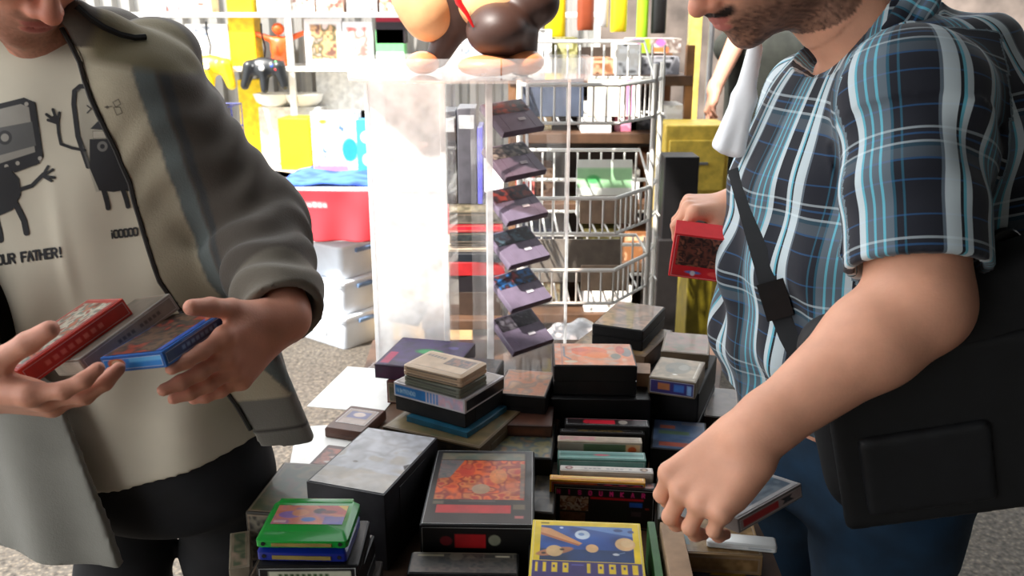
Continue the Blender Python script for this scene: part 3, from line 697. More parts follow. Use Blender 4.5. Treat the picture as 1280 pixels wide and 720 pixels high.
brown_top = (128, 106, 88)
def worn(cols, sc=.02, seed=0, edge=(150, 128, 108)):
    def f(c, w, h):
        c.mottle(cols, sc, seed); c.rect(0, 0, w, .0025, edge, .8).rect(0, h-.0025, w, h, edge, .8).rect(0, 0, .0025, h, edge, .7).rect(w-.0025, 0, w, h, edge, .7)
    return f

# ---- cartridges
def famicom(label, loc, yaw, col, label_art=None, h=.017, w=.108, d=.082, group='loose cartridges in the left heap'):
    t = thing('game_cartridge', label, 'cartridge', loc, (0, 0, yaw), group)
    m = mat('cart_%d_%d_%d' % col, col, .32, var=.04, coat=.2)
    mb = MB().rings([(0, w-.004, d-.006, .003), (.002, w, d-.002, .004), (h*.62, w, d, .004, 0, 0), (h*.64, w, d, .004), (h, w-.012, d-.016, .004, 0, .003)])
    mb.box((0, d/2-.005, h*.72), (w*.86, .012, h*.62), bev=.0015)
    mb.build('shell', m, t, True)
    if label_art:
        c = Canvas(w*.8, d*.5, .0014); label_art(c, c.w, c.h)
        link('label_sticker', c.mesh('label_sticker', (-w*.40, d*.30, h), (w*.40, d*.30, h), (-w*.40, -d*.2, h), .0006), PR, t, True)
    # lower edge strip and screw wells
    MB().box((0, -d/2+.001, h*.33), (w*.66, .004, h*.26), bev=.0005).build('edge_strip', mat('edge_gold', (140, 118, 52), .5), t)
    for s in (-1, 1): MB().lathe([(.0025, -.0006), (.0025, .0012), (.0, .0012)], (0, 0, 0), 10).build('screw_well', M_black_r, t, loc=(s*w*.42, -d/2+.0005, h*.4), rot=(math.radians(90), 0, 0))
    return t
def art_green(c, w, h):
    c.mottle([(150, 96, 150), (214, 120, 80), (224, 130, 110), (170, 110, 160)], .02, 3).poly([(w*.55, 0), (w, 0), (w, h*.5), (w*.7, h*.4)], (196, 40, 44), .8)
    c.poly([(w*.85, 0), (w, 0), (w, h*.3)], (236, 190, 40)).ell(w*.62, h*.3, .008, .006, (60, 24, 40)).ell(w*.75, h*.35, .01, .004, (120, 20, 30)).rect(w*.72, h*.6, w, h, (60, 80, 180), .8).ell(w*.5, h*.75, .009, .005, (50, 110, 200))
    c.ell(w*.22, h*.5, .014, .008, (150, 110, 190)).ell(w*.35, h*.4, .01, .008, (226, 140, 90)).rect(w*.03, h*.8, w*.2, h*.92, (230, 190, 190))
zc = .945
c, w_, yaw = pose((321, 669), (432, 670), zc, .082)
famicom('bright green cartridge with purple and orange picture label on top of the left front heap', (c.x, c.y, zc-.017), yaw, (12, 150, 52), art_green, w=.108, d=.086)
famicom('royal blue cartridge directly under the bright green one', (c.x-.001, c.y+.002, zc-.017-.020), yaw-.02, (14, 34, 130), None, h=.0195, w=.107, d=.084)
def art_strip2(c, w, h):
    c.rect(0, 0, w, h, (20, 20, 22)).rect(w*.1, h*.2, w*.95, h*.85, (200, 200, 176)); [c.rect(w*(.2+.06*k), h*.35, w*(.24+.06*k), h*.7, (52, 84, 40)) for k in range(9)]
gbox('game_case', 'black game case with pale green spine label under the blue cartridge', 'game case', (.12, .10, .027), (c.x+.004, c.y+.004, zc-.037-.0275), (0, 0, yaw+.03), M_black, 'game cases in the left heap', [('front', art_strip2)])
gbox('game_case', 'thick black game case near the table\'s front left, below the green cartridge heap', 'game case', (.135, .125, .055), (c.x-.004, c.y+.006, zc-.0648-.055), (0, 0, yaw-.04), M_black, 'game cases in the left heap', [('top', worn([(40, 34, 30), (60, 50, 40)]))])
gbox('game_case', 'dark brown game case, lowest under the green cartridge heap', 'game case', (.15, .14, .0545), (c.x, c.y+.004, TZ+.0003), (0, 0, yaw+.02), mat('dark_brown_pl', (44, 34, 28), .5), 'game cases in the left heap', [('front', worn([(60, 56, 50), (110, 100, 80), (40, 36, 34)], .012, 2))])
# chrome rod in front of the heap
# olive brown box behind on the left
px_box('game_case', 'olive brown flat box behind the green cartridge, next to the hooded man\'s trousers', 'game case', (306, 640), (398, 646), .862, .15, .079, mat('olive_dk', (46, 40, 30), .5), 'game cases in the left heap', [('top', worn([(70, 58, 36), (96, 84, 50), (60, 70, 40), (84, 64, 40)], .03, 5)), ('front', worn([(50, 46, 40), (120, 112, 96), (40, 36, 32)], .012, 2))])
px_box('game_carton', 'beige carton end at the very front left edge of the table', 'game box', (286, 712), (312, 708), .835, .09, .0545, mat('beige_card', (136, 124, 104), .6), 'game cases in the left heap', [('top', worn([(120, 112, 90), (70, 84, 60), (150, 130, 110)], .02, 8))], 'carton')

# ---- big worn grey-lidded box
def art_greylid(c, w, h):
    c.mottle([(212, 212, 218), (194, 192, 196), (218, 218, 224), (196, 188, 180)], .03, 4); c.mottle([(206, 190, 170), (214, 204, 190)], .02, 9, 0, h*.72, w, h, .6)
    c.poly([(w*.93, h*.55), (w, h*.5), (w, h*.62)], (60, 54, 54)).ell(w*.3, h*.6, .004, .003, (120, 110, 100))
px_box('storage_box', 'large black box with a scuffed light grey lid in the left of the heap', 'box', (384, 602), (479, 619), .90, .186, .119, mat('dusty_black', (44, 42, 46), .55, var=.3, scale=20), None, [('top', art_greylid)], 'carton', dyaw=-.0, w=.122)
# ---- two small brown cartridges at the table's left edge
def art_br1(c, w, h): c.rect(0, 0, w, h, (150, 130, 120)).rect(w*.15, h*.15, w*.85, h*.6, (96, 92, 130)).ell(w*.5, h*.35, w*.2, h*.15, (190, 170, 160)).rect(w*.1, h*.7, w*.9, h*.95, (170, 150, 140))
def art_br2(c, w, h): c.rect(0, 0, w, h, (86, 44, 34)).mottle([(90, 50, 40), (150, 80, 60), (100, 52, 40)], .012, 4).ell(w*.5, h*.8, w*.22, h*.07, (190, 176, 170)).ell(w*.55, h*.5, w*.22, h*.08, (170, 140, 130))
def slim_cart(label, FL, FR, z, d, h, col, art, yaw0=0, w=None):
    c, w_, yaw = pose(FL, FR, z, d); w_ = w or w_
    t = thing('game_cartridge', label, 'cartridge', (c.x, c.y, z-h), (0, 0, yaw+yaw0), 'small brown cartridges on the white paper')
    MB().rings([(0, w_-.003, d-.003, .003), (.0015, w_, d, .003), (h-.004, w_, d, .003), (h, w_-.005, d-.005, .003)]).box((0, -d/2+.002, h*.35), (w_*.7, .006, h*.35), bev=.001).build('shell', mat('cart_%d_%d_%d' % col, col, .45, var=.12), t, True)
    k = Canvas(w_*.78, d*.6, .002); art(k, k.w, k.h)
    link('label_sticker', k.mesh('label_sticker', (-w_*.39, d*.36, h), (w_*.39, d*.36, h), (-w_*.39, -d*.24, h), .0005), PR, t, True)
slim_cart('small brown cartridge with a grey and violet label near the purple box', (405, 534), (452, 541), .803, .105, .02, (88, 56, 44), art_br1)
slim_cart('small dark red-brown cartridge partly under the grey-lidded box', (377, 588), (424, 594), .803, .10, .02, (70, 38, 32), art_br2)

# ---- purple box pile
def art_purple(c, w, h):
    c.mottle([(48, 32, 78), (66, 44, 100), (40, 28, 60)], .03, 6).ell(w*.52, h*.45, .031, .016, (20, 110, 66)).ell(w*.52, h*.45, .024, .011, (40, 160, 92)).rect(w*.03, h*.55, w*.14, h*.95, (170, 36, 84)).ell(w*.8, h*.25, .012, .008, (90, 80, 150))
    c.rect(w*.86, h*.1, w*.97, h*.5, (60, 52, 90))
px_box('game_box', 'purple box with a green oval on its lid at the back left of the table', 'game box', (468, 455), (566, 464), .86, .165, .03, mat('purple_dk', (42, 20, 48), .45), 'boxes at the back left', [('top', art_purple), ('front', worn([(60, 16, 50), (40, 16, 44)], .02, 3, (60, 20, 50)))], 'carton')
px_box('game_box', 'dark red box under the purple box with the green oval', 'game box', (483, 476), (566, 484), .829, .13, .048, mat('red_brown', (84, 34, 30), .5), 'boxes at the back left', [('front', worn([(100, 40, 34), (60, 60, 40), (120, 96, 80)], .014, 9))], 'carton')
# ---- super nintendo style pile
Z2 = .95
px_box('game_box', 'olive tan box at the bottom of the pile carrying the beige cartridge', 'game box', (478, 533), (600, 560), .889, .15, .108, mat('tan_dk', (96, 78, 52), .55), 'boxes under the beige cartridge', [('top', worn([(128, 108, 70), (110, 94, 60), (84, 90, 60)], .03, 12)), ('front', worn([(30, 24, 20), (70, 56, 40)], .02, 5, (30, 26, 22)))], 'carton')
px_box('game_box', 'teal blue box sticking out below the black and white-blue boxed game', 'game box', (508, 520), (584, 541), .8995, .12, .010, mat('teal_card', (20, 84, 108), .45), 'boxes under the beige cartridge', (), 'carton')
c, w_, yaw = pose((492, 477), (581, 500), Z2, .118)
gbox('game_box', 'black boxed game between the teal box and the white sleeve with blue lettering', 'game box', (w_*.985, .114, .025), (c.x, c.y, .9), (0, 0, yaw), M_black_r, 'boxes under the beige cartridge', (), 'carton')
def art_sfc(c, w, h):
    c.rect(0, 0, w, h, (226, 214, 226)).rect(0, 0, w*.46, h, (44, 130, 204)); c.mottle([(226, 214, 226), (236, 190, 206), (206, 196, 220)], .012, 3, w*.64, 0, w, h)
    for k in range(4): c.rect(w*(.48+k*.045), 0, w*(.505+k*.045), h, (70, 140, 214))
    c.text('NINTENDO', w*.03, h*.36, h*.34, (190, 226, 246), wt=.2, wx=1.05)
def art_sfctop(c, w, h): c.mottle([(168, 158, 150), (150, 140, 134), (180, 172, 166)], .03, 8)
gbox('game_box', 'white and blue boxed game under the beige cartridge', 'game box', (w_, .118, .0245), (c.x, c.y, .9255), (0, 0, yaw), mat('white_card', (206, 200, 204), .4, var=.06), 'boxes under the beige cartridge', [('front', art_sfc), ('top', art_sfctop), ('right', lambda c, w, h: c.rect(0, 0, w, h, (18, 16, 20)))], 'carton')
def console_cart(label, loc, yaw, col, top=True, h=.019, w=.115, d=.078, s=1.0, group='wide cartridges stacked on the boxed game', tilt=0):
    w, d, h = w*s, d*s, h*s
    t = thing('game_cartridge', label, 'cartridge', loc, (tilt, 0, yaw), group); m = mat('cart_%d_%d_%d' % col, col, .42, var=.06, scale=15)
    dark = mat('groove_%d_%d_%d' % col, tuple(int(q*.62) for q in col), .5)
    MB().rings([(0, w-.003, d-.003, .004), (.0015, w, d, .005), (h*.36, w, d, .005), (h*.40, w-.003, d-.003, .005), (h*.46, w-.003, d-.003, .005), (h*.50, w, d, .005), (h*.86, w, d, .006), (h, w-.008, d-.008, .006)]).build('shell', m, t, True)
    MB().box((0, -d/2+.0004, h*.70), (w*.86, .0022, h*.13), bev=.0005).box((0, -d/2+.0004, h*.2), (w*.86, .0022, h*.13), bev=.0005).build('front_groove', dark, t)
    if top:
        k = Canvas(w*.88, d*.78, .0016); k.rect(0, 0, k.w, k.h, col); k.rect(k.w*.5, k.h*.1, k.w*.97, k.h*.62, (96, 78, 66)).mottle([(80, 66, 60), (150, 100, 80), (60, 50, 54)], .008, 3, k.w*.54, k.h*.16, k.w*.93, k.h*.56)
        [k.rect(k.w*(.05+.065*q), k.h*(.15+.01*q), k.w*(.10+.065*q), k.h*(.29+.01*q), (80, 76, 80), .85) for q in range(6)]
        link('label_sticker', k.mesh('label_sticker', (-k.w/2, k.h/2, h), (k.w/2, k.h/2, h), (-k.w/2, -k.h/2, h), .0005), PR, t, True)
    return t
p = at(547, 470, z=.97)
console_cart('greenish grey cartridge under the beige one on the boxed game', (p.x+.012, p.y+.012, .9503), yaw-.02, (112, 114, 98), False)
console_cart('beige cartridge with dark lettering and picture label on top of the boxed game', (p.x+.012, p.y+.012, .9695), yaw+.02, (196, 168, 138))

# ---- brown topped black box and what is under it (centre)
px_box('game_case', 'low brown box lying under the black box with the brown top in the centre', 'game case', (603, 530), (690, 533), .886, .13, .020, mat('redbrown_dk', (60, 34, 24), .5), 'cases in the table centre', [('top', worn([(90, 50, 32), (70, 40, 28)], .02, 3, (90, 54, 36))), ('front', worn([(100, 56, 34), (74, 44, 30)], .02, 4, (80, 50, 36)))], 'carton')
px_box('game_case', 'black box with a worn brown picture top just in front of the acrylic tower', 'game case', (618, 492), (682, 497), .918, .115, .0445, M_black, 'cases in the table centre', [('top', worn([(150, 100, 66), (176, 104, 62), (130, 98, 76), (160, 116, 80)], .022, 11))])
px_box('game_case', 'dark case with dim green and brown cover behind the orange artwork case', 'game case', (591, 569), (690, 574), .8650, .13, .0845, M_black, 'cases in the table centre', [('top', worn([(80, 96, 80), (130, 122, 84), (70, 86, 86), (136, 104, 70)], .02, 7, (90, 96, 92)))])
# ---- black case with orange artwork
def art_orange(c, w, h):
    c.rect(0, 0, w, h, (12, 10, 11)); x0, x1 = w*.06, w*.92
    c.mottle([(120, 112, 92), (92, 100, 88)], .012, 4, x0, h*.04, x1, h*.14)
    c.mottle([(200, 60, 24), (226, 96, 30), (150, 36, 20), (214, 120, 60), (190, 50, 30)], .017, 13, x0, h*.15, x1, h*.70)
    c.poly([(x0, h*.15), (w*.3, h*.15), (w*.18, h*.40), (x0, h*.42)], (90, 110, 112), .85).ell(w*.5, h*.56, .013, .014, (170, 140, 110), .9).ell(w*.66, h*.38, .013, .022, (226, 140, 60), .6).ell(w*.34, h*.3, .012, .02, (196, 50, 30), .7).ell(w*.8, h*.5, .010, .02, (206, 96, 30), .7)
    c.rect(w*.88, h*.2, x1, h*.68, (100, 100, 84), .8).rect(x0+.006, h*.77, w*.8, h*.87, (196, 26, 34)); c.rect(w*.82, h*.76, w*.93, h*.82, (96, 84, 60)).rect(x0, h*.72, w*.16, h*.76, (90, 84, 64)).rect(w*.3, h*.71, w*.65, h*.73, (70, 66, 62))
    c.rect(w*.84, h*.90, w*.92, h*.93, (190, 100, 96))
def art_orspine(c, w, h):
    c.rect(0, 0, w, h, (12, 10, 11)).rect(w*.3, h*.12, w*.58, h*.36, (190, 28, 34)).ell(w*.22, h*.24, .008, .007, (120, 24, 34)).ell(w*.66, h*.22, .008, .008, (150, 150, 128))
px_box('game_case', 'black game case with orange comic artwork and a red bar in the table centre', 'game case', (524, 656), (668, 658), .885, .215, .09, M_black, 'black cases with red bars', [('top', art_orange), ('front', art_orspine)], res=.0013)
def art_bw2(c, w, h):
    art = None; c.rect(0, 0, w, h, (24, 22, 20)).mottle([(26, 24, 22), (60, 54, 46), (20, 20, 20)], .01, 5).rect(0, 0, w, .0018, (120, 110, 92))
    c.rect(w*.05, h*.1, w*.3, h*.2, (140, 130, 104)).ell(w*.42, h*.2, .009, .009, (90, 84, 70)).poly([(w*.5, h*.3), (w*.56, h*.08), (w*.62, h*.3)], (84, 78, 66)).rect(w*.68, h*.08, w*.97, h*.3, (90, 84, 72)).rect(w*.69, h*.1, w*.96, h*.28, (26, 24, 22)).rect(w*.8, h*.15, w*.93, h*.22, (190, 180, 156))
px_box('game_case', 'dark case with grey lettering in front of the orange artwork case', 'game case', (508, 717), (648, 719), .852, .05, .0715, M_black, 'black cases with red bars', [('top', art_bw2)])
px_box('game_box', 'pink and white box corner at the bottom edge before the dark lettered case', 'game box', (512, 772), (640, 777), .849, .062, .0685, mat('pinkwhite', (206, 190, 186), .5), None, [('top', lambda c, w, h: c.rect(0, 0, w, h, (220, 206, 200)).rect(.004, .003, w-.004, h-.003, (196, 84, 84)))], 'carton')

# ---- black box with orange monster picture on its lid
def art_monster(c, w, h):
    c.rect(0, 0, w, h, (206, 160, 134)).mottle([(206, 160, 134), (216, 130, 90), (190, 150, 130)], .02, 2); c.ell(w*.45, h*.38, .032, .024, (222, 104, 48)).ell(w*.33, h*.3, .016, .01, (206, 90, 56)).ell(w*.55, h*.55, .02, .016, (230, 120, 50))
    c.ell(w*.78, h*.6, .009, .014, (130, 130, 120)).ell(w*.92, h*.4, .010, .022, (110, 116, 120), .9).ell(w*.85, h*.3, .008, .02, (190, 80, 60)).path([(w*.12, h*.15), (w*.12, h*.6), (w*.2, h*.75)], .004, (120, 120, 130)).ell(w*.2, h*.85, .012, .006, (210, 190, 160)).rect(w*.08, 0, w*.1, h, (170, 120, 110))
ZJ = .955
px_box('game_case', 'black box with an orange beast picture on its lid, centre right of the heap', 'game case', (692, 457), (797, 458), ZJ, .112, .055, M_black, 'black boxes centre right', [('top', art_monster)], res=.0013)
px_box('game_case', 'plain black case directly below the orange beast box', 'game case', (688, 498), (814, 500), ZJ-.0555, .10, .119, M_black, 'black boxes centre right', ())
MB_ = px_box('game_case', 'narrow grey-edged case standing left below the orange beast box', 'game case', (683, 497), (694, 498), .893, .09, .113, mat('greyedge', (92, 84, 82), .5), 'black boxes centre right', ())
# ---- row of upright boxes, spines up
def art_redspine(c, w, h):
    c.rect(0, 0, w, h, (20, 12, 14)).rect(0, 0, w, .0012, (150, 30, 50)).rect(w*.28, h*.2, w*.6, h*.85, (206, 24, 50)).ell(w*.25, h*.5, .006, .007, (190, 20, 44)).ell(w*.7, h*.5, .0075, .0075, (170, 160, 150)).rect(w*.8, h*.2, w*.96, h*.8, (40, 14, 20))
def up(label, FL, FR, z, d, h, m, arts, name='game_box', style='carton', res=.0014, tilt=0.0):
    return px_box(name, label, 'game box', FL, FR, z, d, h, m, 'upright boxes in the centre row', arts, style, res)
up('upright black box with red label on its spine, rearmost of the centre row', (706, 531), (812, 534), .880, .028, .0995, M_black_r, [('top', art_redspine)])
up('upright dark box with gold lettering behind the cream one in the centre row', (700, 540), (806, 543), .872, .014, .0915, M_black_r, [('top', lambda c, w, h: c.rect(0, 0, w, h, (24, 18, 14)).mottle([(30, 24, 16), (120, 96, 40), (26, 20, 16)], .005, 3, w*.2, 0, w*.75, h))])
def art_cream(c, w, h): c.rect(0, 0, w, h, (196, 178, 158)).mottle([(196, 178, 158), (206, 150, 150), (186, 180, 170)], .015, 3, 0, 0, w*.45, h); c.rect(w*.45, 0, w, h, (190, 172, 150), .6)
def art_creamf(c, w, h): c.rect(0, 0, w, h, (96, 118, 84)).rect(0, 0, w*.3, h, (170, 156, 140)); c.rect(w*.82, 0, w, .02, (236, 190, 140)).ell(w*.9, .01, .007, .006, (226, 96, 40))
up('upright cream box with a green front and an orange sticker in the centre row', (697, 551), (803, 554), .872, .020, .0915, mat('cream_c', (190, 172, 150), .5), [('top', art_cream), ('front', art_creamf)])
def art_teal(c, w, h): c.rect(0, 0, w, h, (96, 150, 140)).rect(0, h*.35, w, h*.6, (60, 110, 104)).ell(w*.5, h*.5, .012, .003, (190, 70, 90)).rect(0, h*.8, w, h, (130, 176, 166))
up('upright teal box between the cream and the white boxes', (697, 573), (808, 576), .864, .028, .0835, mat('teal_c', (80, 130, 120), .5), [('top', art_teal), ('front', lambda c, w, h: c.rect(0, 0, w, h, (120, 170, 160)))])
def art_whitesp(c, w, h):
    c.rect(0, 0, w, h, (206, 196, 184)).ell(w*.08, h*.45, .0062, .0055, (120, 60, 50)).ell(w*.92, h*.5, .0065, .006, (110, 78, 50)); c.ell(w*.08, h*.45, .003, .003, (180, 150, 140)).ell(w*.92, h*.5, .003, .003, (180, 150, 120))
    [c.rect(w*(.2+.05*k), h*.35, w*(.235+.05*k), h*.65, (130, 124, 130), .8) for k in range(12) if k % 5]
up('upright white box with two round emblems on its spine', (700, 588), (817, 592), .862, .0175, .0815, mat('white_c', (200, 190, 180), .5), [('top', art_whitesp), ('right', lambda c, w, h: c.rect(0, 0, w, h, (176, 160, 146))), ('front', lambda c, w, h: c.rect(0, 0, w, h, (196, 186, 174)))])
def art_yel(c, w, h): c.rect(0, 0, w, h, (236, 176, 28)).rect(0, h*.55, w, h, (232, 150, 20)).ell(w*.4, h*.3, .03, .002, (240, 206, 90))
def art_yelf(c, w, h):
    c.rect(0, 0, w, h, (60, 14, 20)); c.mottle([(206, 90, 20), (150, 50, 20)], .012, 3, 0, 0, w*.5, h)
    for k in (.62, .78, .93): c.ell(w*k, .006, .0085, .0042, (226, 60, 100))
up('upright yellow-orange boxed game with three pink dots behind the black pink-lettered one', (687, 599), (807, 604), .857, .015, .0765, mat('yel_c', (226, 160, 24), .45), [('top', art_yel), ('front', art_yelf)])
def art_pinkcover(c, w, h):
    c.rect(0, 0, w, h, (14, 10, 12)); 
    for k, ch in enumerate('WIDGUMKAR'): c.text('NISOUMKAR'[k], w*(.02+k*.108), .004, .0065, (226, 50, 130), wt=.3)
    c.rect(w*.36, .0135, w*.9, .017, (206, 24, 40), .8); c.mottle([(180, 150, 130), (120, 70, 50), (200, 180, 170), (90, 40, 30)], .007, 3, w*.05, .014, w*.34, .038); c.mottle([(120, 80, 60), (90, 60, 40)], .007, 5, w*.05, .041, w*.31, h)
    c.rect(w*.37, .020, w*.74, h*.8, (16, 22, 14)).rect(w*.76, .020, w*.89, .0275, (30, 90, 190)).rect(w*.78, .035, w*.88, .043, (70, 54, 60)).rect(w*.92, .028, w*.96, .031, (170, 50, 40))
    c.rect(0, h-.003, w, h, (60, 20, 30))
up('upright black boxed game with pink lettering on its cover, front of the centre row', (692, 606), (820, 613), .850, .022, .0695, M_black_r, [('top', lambda c, w, h: c.rect(0, 0, w, h, (44, 18, 26)).mottle([(60, 24, 22), (120, 50, 24), (40, 14, 20)], .012, 6)), ('front', art_pinkcover)], res=.0011)

# ---- yellow box with the planets (leaning on the row)
def art_planets(c, w, h):
    c.rect(0, 0, w, h, (240, 206, 10)); x0, x1, y0 = w*.065, w*.935, .009; y1 = h*.50
    c.rect(x0, y0, x1, y1, (18, 60, 130)); c.mottle([(16, 52, 120), (26, 84, 170), (12, 40, 80)], .04, 3, x0, y0, x1, y1)
    c.mottle([(12, 40, 66), (14, 46, 84)], .03, 5, x0, y1-.022, x1, y1, .7)
    c.poly([(w*.35, y0), (x1, y0), (x1, y0+.018), (w*.6, y0+.008)], (110, 150, 210), .75); c.ell(w*.8, y0+.006, .006, .003, (40, 70, 130)).ell(w*.92, y0+.008, .004, .003, (50, 70, 130))
    c.poly([(x0, y0+.004), (x0+.012, y0+.006), (w*.46, y0+.034), (w*.42, y0+.038), (x0, y0+.017)], (222, 156, 96)).poly([(x0, y0+.014), (w*.44, y0+.037), (w*.42, y0+.039), (x0, y0+.019)], (190, 110, 60))
    c.ell(w*.46, y0+.017, .0095, .009, (196, 210, 226)).ell(w*.45, y0+.016, .004, .003, (110, 140, 190)).ell(w*.55, y0+.043, .0078, .0078, (232, 184, 128)).ell(w*.86, y0+.033, .0125, .0125, (240, 194, 136)).ell(w*.88, y0+.031, .008, .008, (244, 206, 152))
    c.ell(w*.2, y0+.051, .024, .0065, (190, 124, 84), rot=-.28).ell(w*.2, y0+.050, .0105, .0105, (226, 186, 130)).ell(w*.1, y0+.055, .003, .002, (60, 40, 30)).ell(w*.27, y0+.047, .003, .002, (60, 40, 30)).ell(w*.77, y0+.053, .004, .0022, (220, 228, 240)).ell(w*.26, y0+.004, .0024, .0018, (210, 226, 250)); c.seg((w*.79, y0+.052), (w*.85, y0+.049), .001, (120, 150, 190))
    c.rect(w*.06, .003, w*.14, .006, (80, 66, 10), .8); yb = y1+.001
    c.rect(0, yb, w, yb+.032, (58, 40, 110)); 
    for k, (xx, ww) in enumerate(((.03, .022), (.10, .028), (.18, .05), (.28, .05), (.50, .03), (.60, .05), (.70, .06), (.81, .055), (.91, .05))): c.rect(w*xx, yb+.003, w*(xx+ww), yb+.02, (240, 204, 20))
    for xx, ww in ((.19, .02), (.295, .02), (.615, .02), (.715, .025), (.83, .02)): c.rect(w*xx, yb+.007, w*(xx+ww), yb+.012, (58, 40, 110))
    c.rect(w*.36, yb+.005, w*.47, yb+.007, (90, 90, 170)); c.rect(0, yb+.032, w, h, (240, 206, 10))
gbox('game_box', 'bright yellow boxed game with planets on a blue cover at the front of the table', 'game box', (.140, .160, .028), (.092, .948, .8600), (.10, 0, -.07), mat('yellow_card', (232, 206, 60), .42, var=.03), None, [('top', art_planets), ('left', lambda c, w, h: c.rect(0, 0, w, h, (206, 206, 190)).rect(0, h*.4, w, h*.5, (120, 120, 110)))], 'carton', res=.0009)
gbox('game_case', 'dark case that carries the yellow planets box', 'game case', (.15, .15, .078), (.095, .955, TZ+.0003), (0, 0, -.03), M_black_r, 'dark cases at the table front')
gbox('game_box', 'thin green box wedged right of the yellow planets box', 'game box', (.010, .13, .10), (.182, .985, TZ+.0003), (0, 0, -.07), mat('green_card', (40, 96, 40), .5), None, (), 'carton')
gbox('game_box', 'tan card box standing between the yellow planets box and the reaching hand', 'game box', (.028, .12, .108), (.206, .975, TZ+.0003), (0, 0, -.06), mat('tan_c2', (168, 136, 106), .6), None, (), 'carton')

# ---- right side piles
def art_dust(seed, a=(146, 112, 88)): return worn([a, tuple(int(q*.8) for q in a), tuple(min(255, int(q*1.15)) for q in a), (110, 84, 72)], .03, seed)
p_ = px_box('game_case', 'black case with dusty brown top, highest at the back right of the heap', 'game case', (740, 405), (804, 414), .955, .165, .042, M_black_r, 'brown topped cases at the back right', [('top', art_dust(3))])
px_box('game_case', 'dusty brown box rotated under the highest back right case', 'game case', (716, 430), (806, 446), .9125, .17, .034, mat('dusty_brown', (124, 98, 74), .6), 'brown topped cases at the back right', [('top', art_dust(8, (138, 112, 76))), ('right', worn([(150, 118, 90), (110, 80, 60)], .02, 4))], 'carton', dyaw=.0)
px_box('game_box', 'large dark carton at the base of the back right pile', 'game box', (730, 452), (826, 470), .878, .20, .097, M_black_r, 'brown topped cases at the back right', (), 'carton')
px_box('game_box', 'small tan carton end poking out right of the orange beast box', 'game box', (795, 466), (813, 467), .925, .05, .144, mat('tan_c3', (150, 116, 88), .6), None, (), 'carton')
def art_pocket(seed):
    def f(c, w, h):
        c.mottle([(146, 122, 88), (122, 104, 72), (156, 136, 104)], .02, seed); c.ell(w*.5, h*.45, w*.3, h*.28, (90, 88, 70), .8).ell(w*.62, h*.4, w*.12, h*.14, (150, 146, 130), .6).ell(w*.35, h*.6, w*.1, h*.1, (70, 72, 60), .7)
        c.path([(w*.94, h*.1), (w*.94, h*.85)], .0016, (236, 226, 206), .8).ell(w*.5, h*.78, .004, .002, (246, 240, 226))
    return f
def art_pfront(c, w, h): c.rect(0, 0, w, h, (50, 40, 110)).rect(w*.18, h*.2, w*.45, h*.7, (196, 120, 70)).rect(w*.55, h*.2, w*.78, h*.75, (60, 110, 190)).rect(w*.85, h*.2, w*.95, h*.9, (130, 170, 220))
px_box('game_box', 'olive brown box with a purple front edge in the back right corner pile', 'game box', (811, 471), (870, 479), .930, .105, .030, mat('olive_c', (112, 94, 72), .5), 'olive boxes in the right corner pile', [('top', art_pocket(4)), ('front', art_pfront)], 'carton')
px_box('game_box', 'olive brown box behind the purple edged one in the right corner pile', 'game box', (826, 439), (886, 444), .927, .115, .027, mat('olive_c', (112, 94, 72), .5), 'olive boxes in the right corner pile', [('top', worn([(124, 110, 84), (134, 96, 80), (104, 98, 72)], .025, 9))], 'carton')
px_box('game_case', 'tall black case under the olive brown box with the purple edge', 'game case', (812, 483), (874, 492), .8995, .20, .119, M_black_r, 'olive boxes in the right corner pile')
def art_bluegreen(c, w, h):
    c.mottle([(84, 104, 134), (70, 92, 124), (96, 112, 136)], .03, 4); c.rect(w*.12, h*.18, w*.42, h*.30, (190, 96, 50), .85).rect(w*.1, h*.38, w*.7, h*.5, (90, 112, 62), .8).rect(w*.12, h*.78, w*.8, h*.92, (180, 84, 50), .85).rect(w*.55, h*.02, w*.97, h*.14, (120, 116, 124), .8).rect(w*.5, h*.55, w*.9, h*.62, (70, 90, 130))
px_box('game_box', 'slate blue box with orange and green print right of the upright row', 'game box', (813, 560), (884, 566), .845, .115, .0645, M_black_r, None, [('top', art_bluegreen)], 'carton')
px_box('game_box', 'dark brown carton behind the slate blue box at the right table edge', 'game box', (880, 520), (925, 524), .83, .14, .0495, mat('brown_c4', (70, 52, 38), .6), None, [('top', art_dust(14, (84, 64, 46)))], 'carton')
px_box('game_box', 'dark carton below the reaching hand, carrying the tan boxes', 'game box', (838, 690), (950, 696), .84, .19, .0595, M_black_r, 'boxes under the reaching hand', [('top', art_dust(6, (60, 52, 36)))], 'carton')
def art_tan(c, w, h): c.rect(0, 0, w, h, (160, 128, 84)).mottle([(166, 134, 90), (140, 108, 66), (120, 90, 50)], .01, 4, w*.2, 0, w, h); c.rect(w*.06, h*.1, w*.17, h*.8, (110, 140, 140)).rect(w*.0, h*.0, w*.03, h, (190, 150, 110))
px_box('game_box', 'tan box with a small blue-grey patch under the white slim case', 'game box', (843, 690), (954, 696), .869, .085, .028, mat('tan_c5', (150, 118, 78), .55), 'boxes under the reaching hand', [('top', art_tan), ('front', worn([(150, 116, 74), (120, 88, 50)], .01, 3))], 'carton')
px_box('game_case', 'slim white case lying on the tan box below the held case', 'game case', (884, 676), (972, 684), .880, .024, .010, mat('white_case', (206, 206, 204), .3, var=.03), None, [('front', lambda c, w, h: c.rect(0, 0, w, h, (220, 220, 218)).rect(w*.6, h*.2, w*.95, h*.8, (180, 186, 190)))])
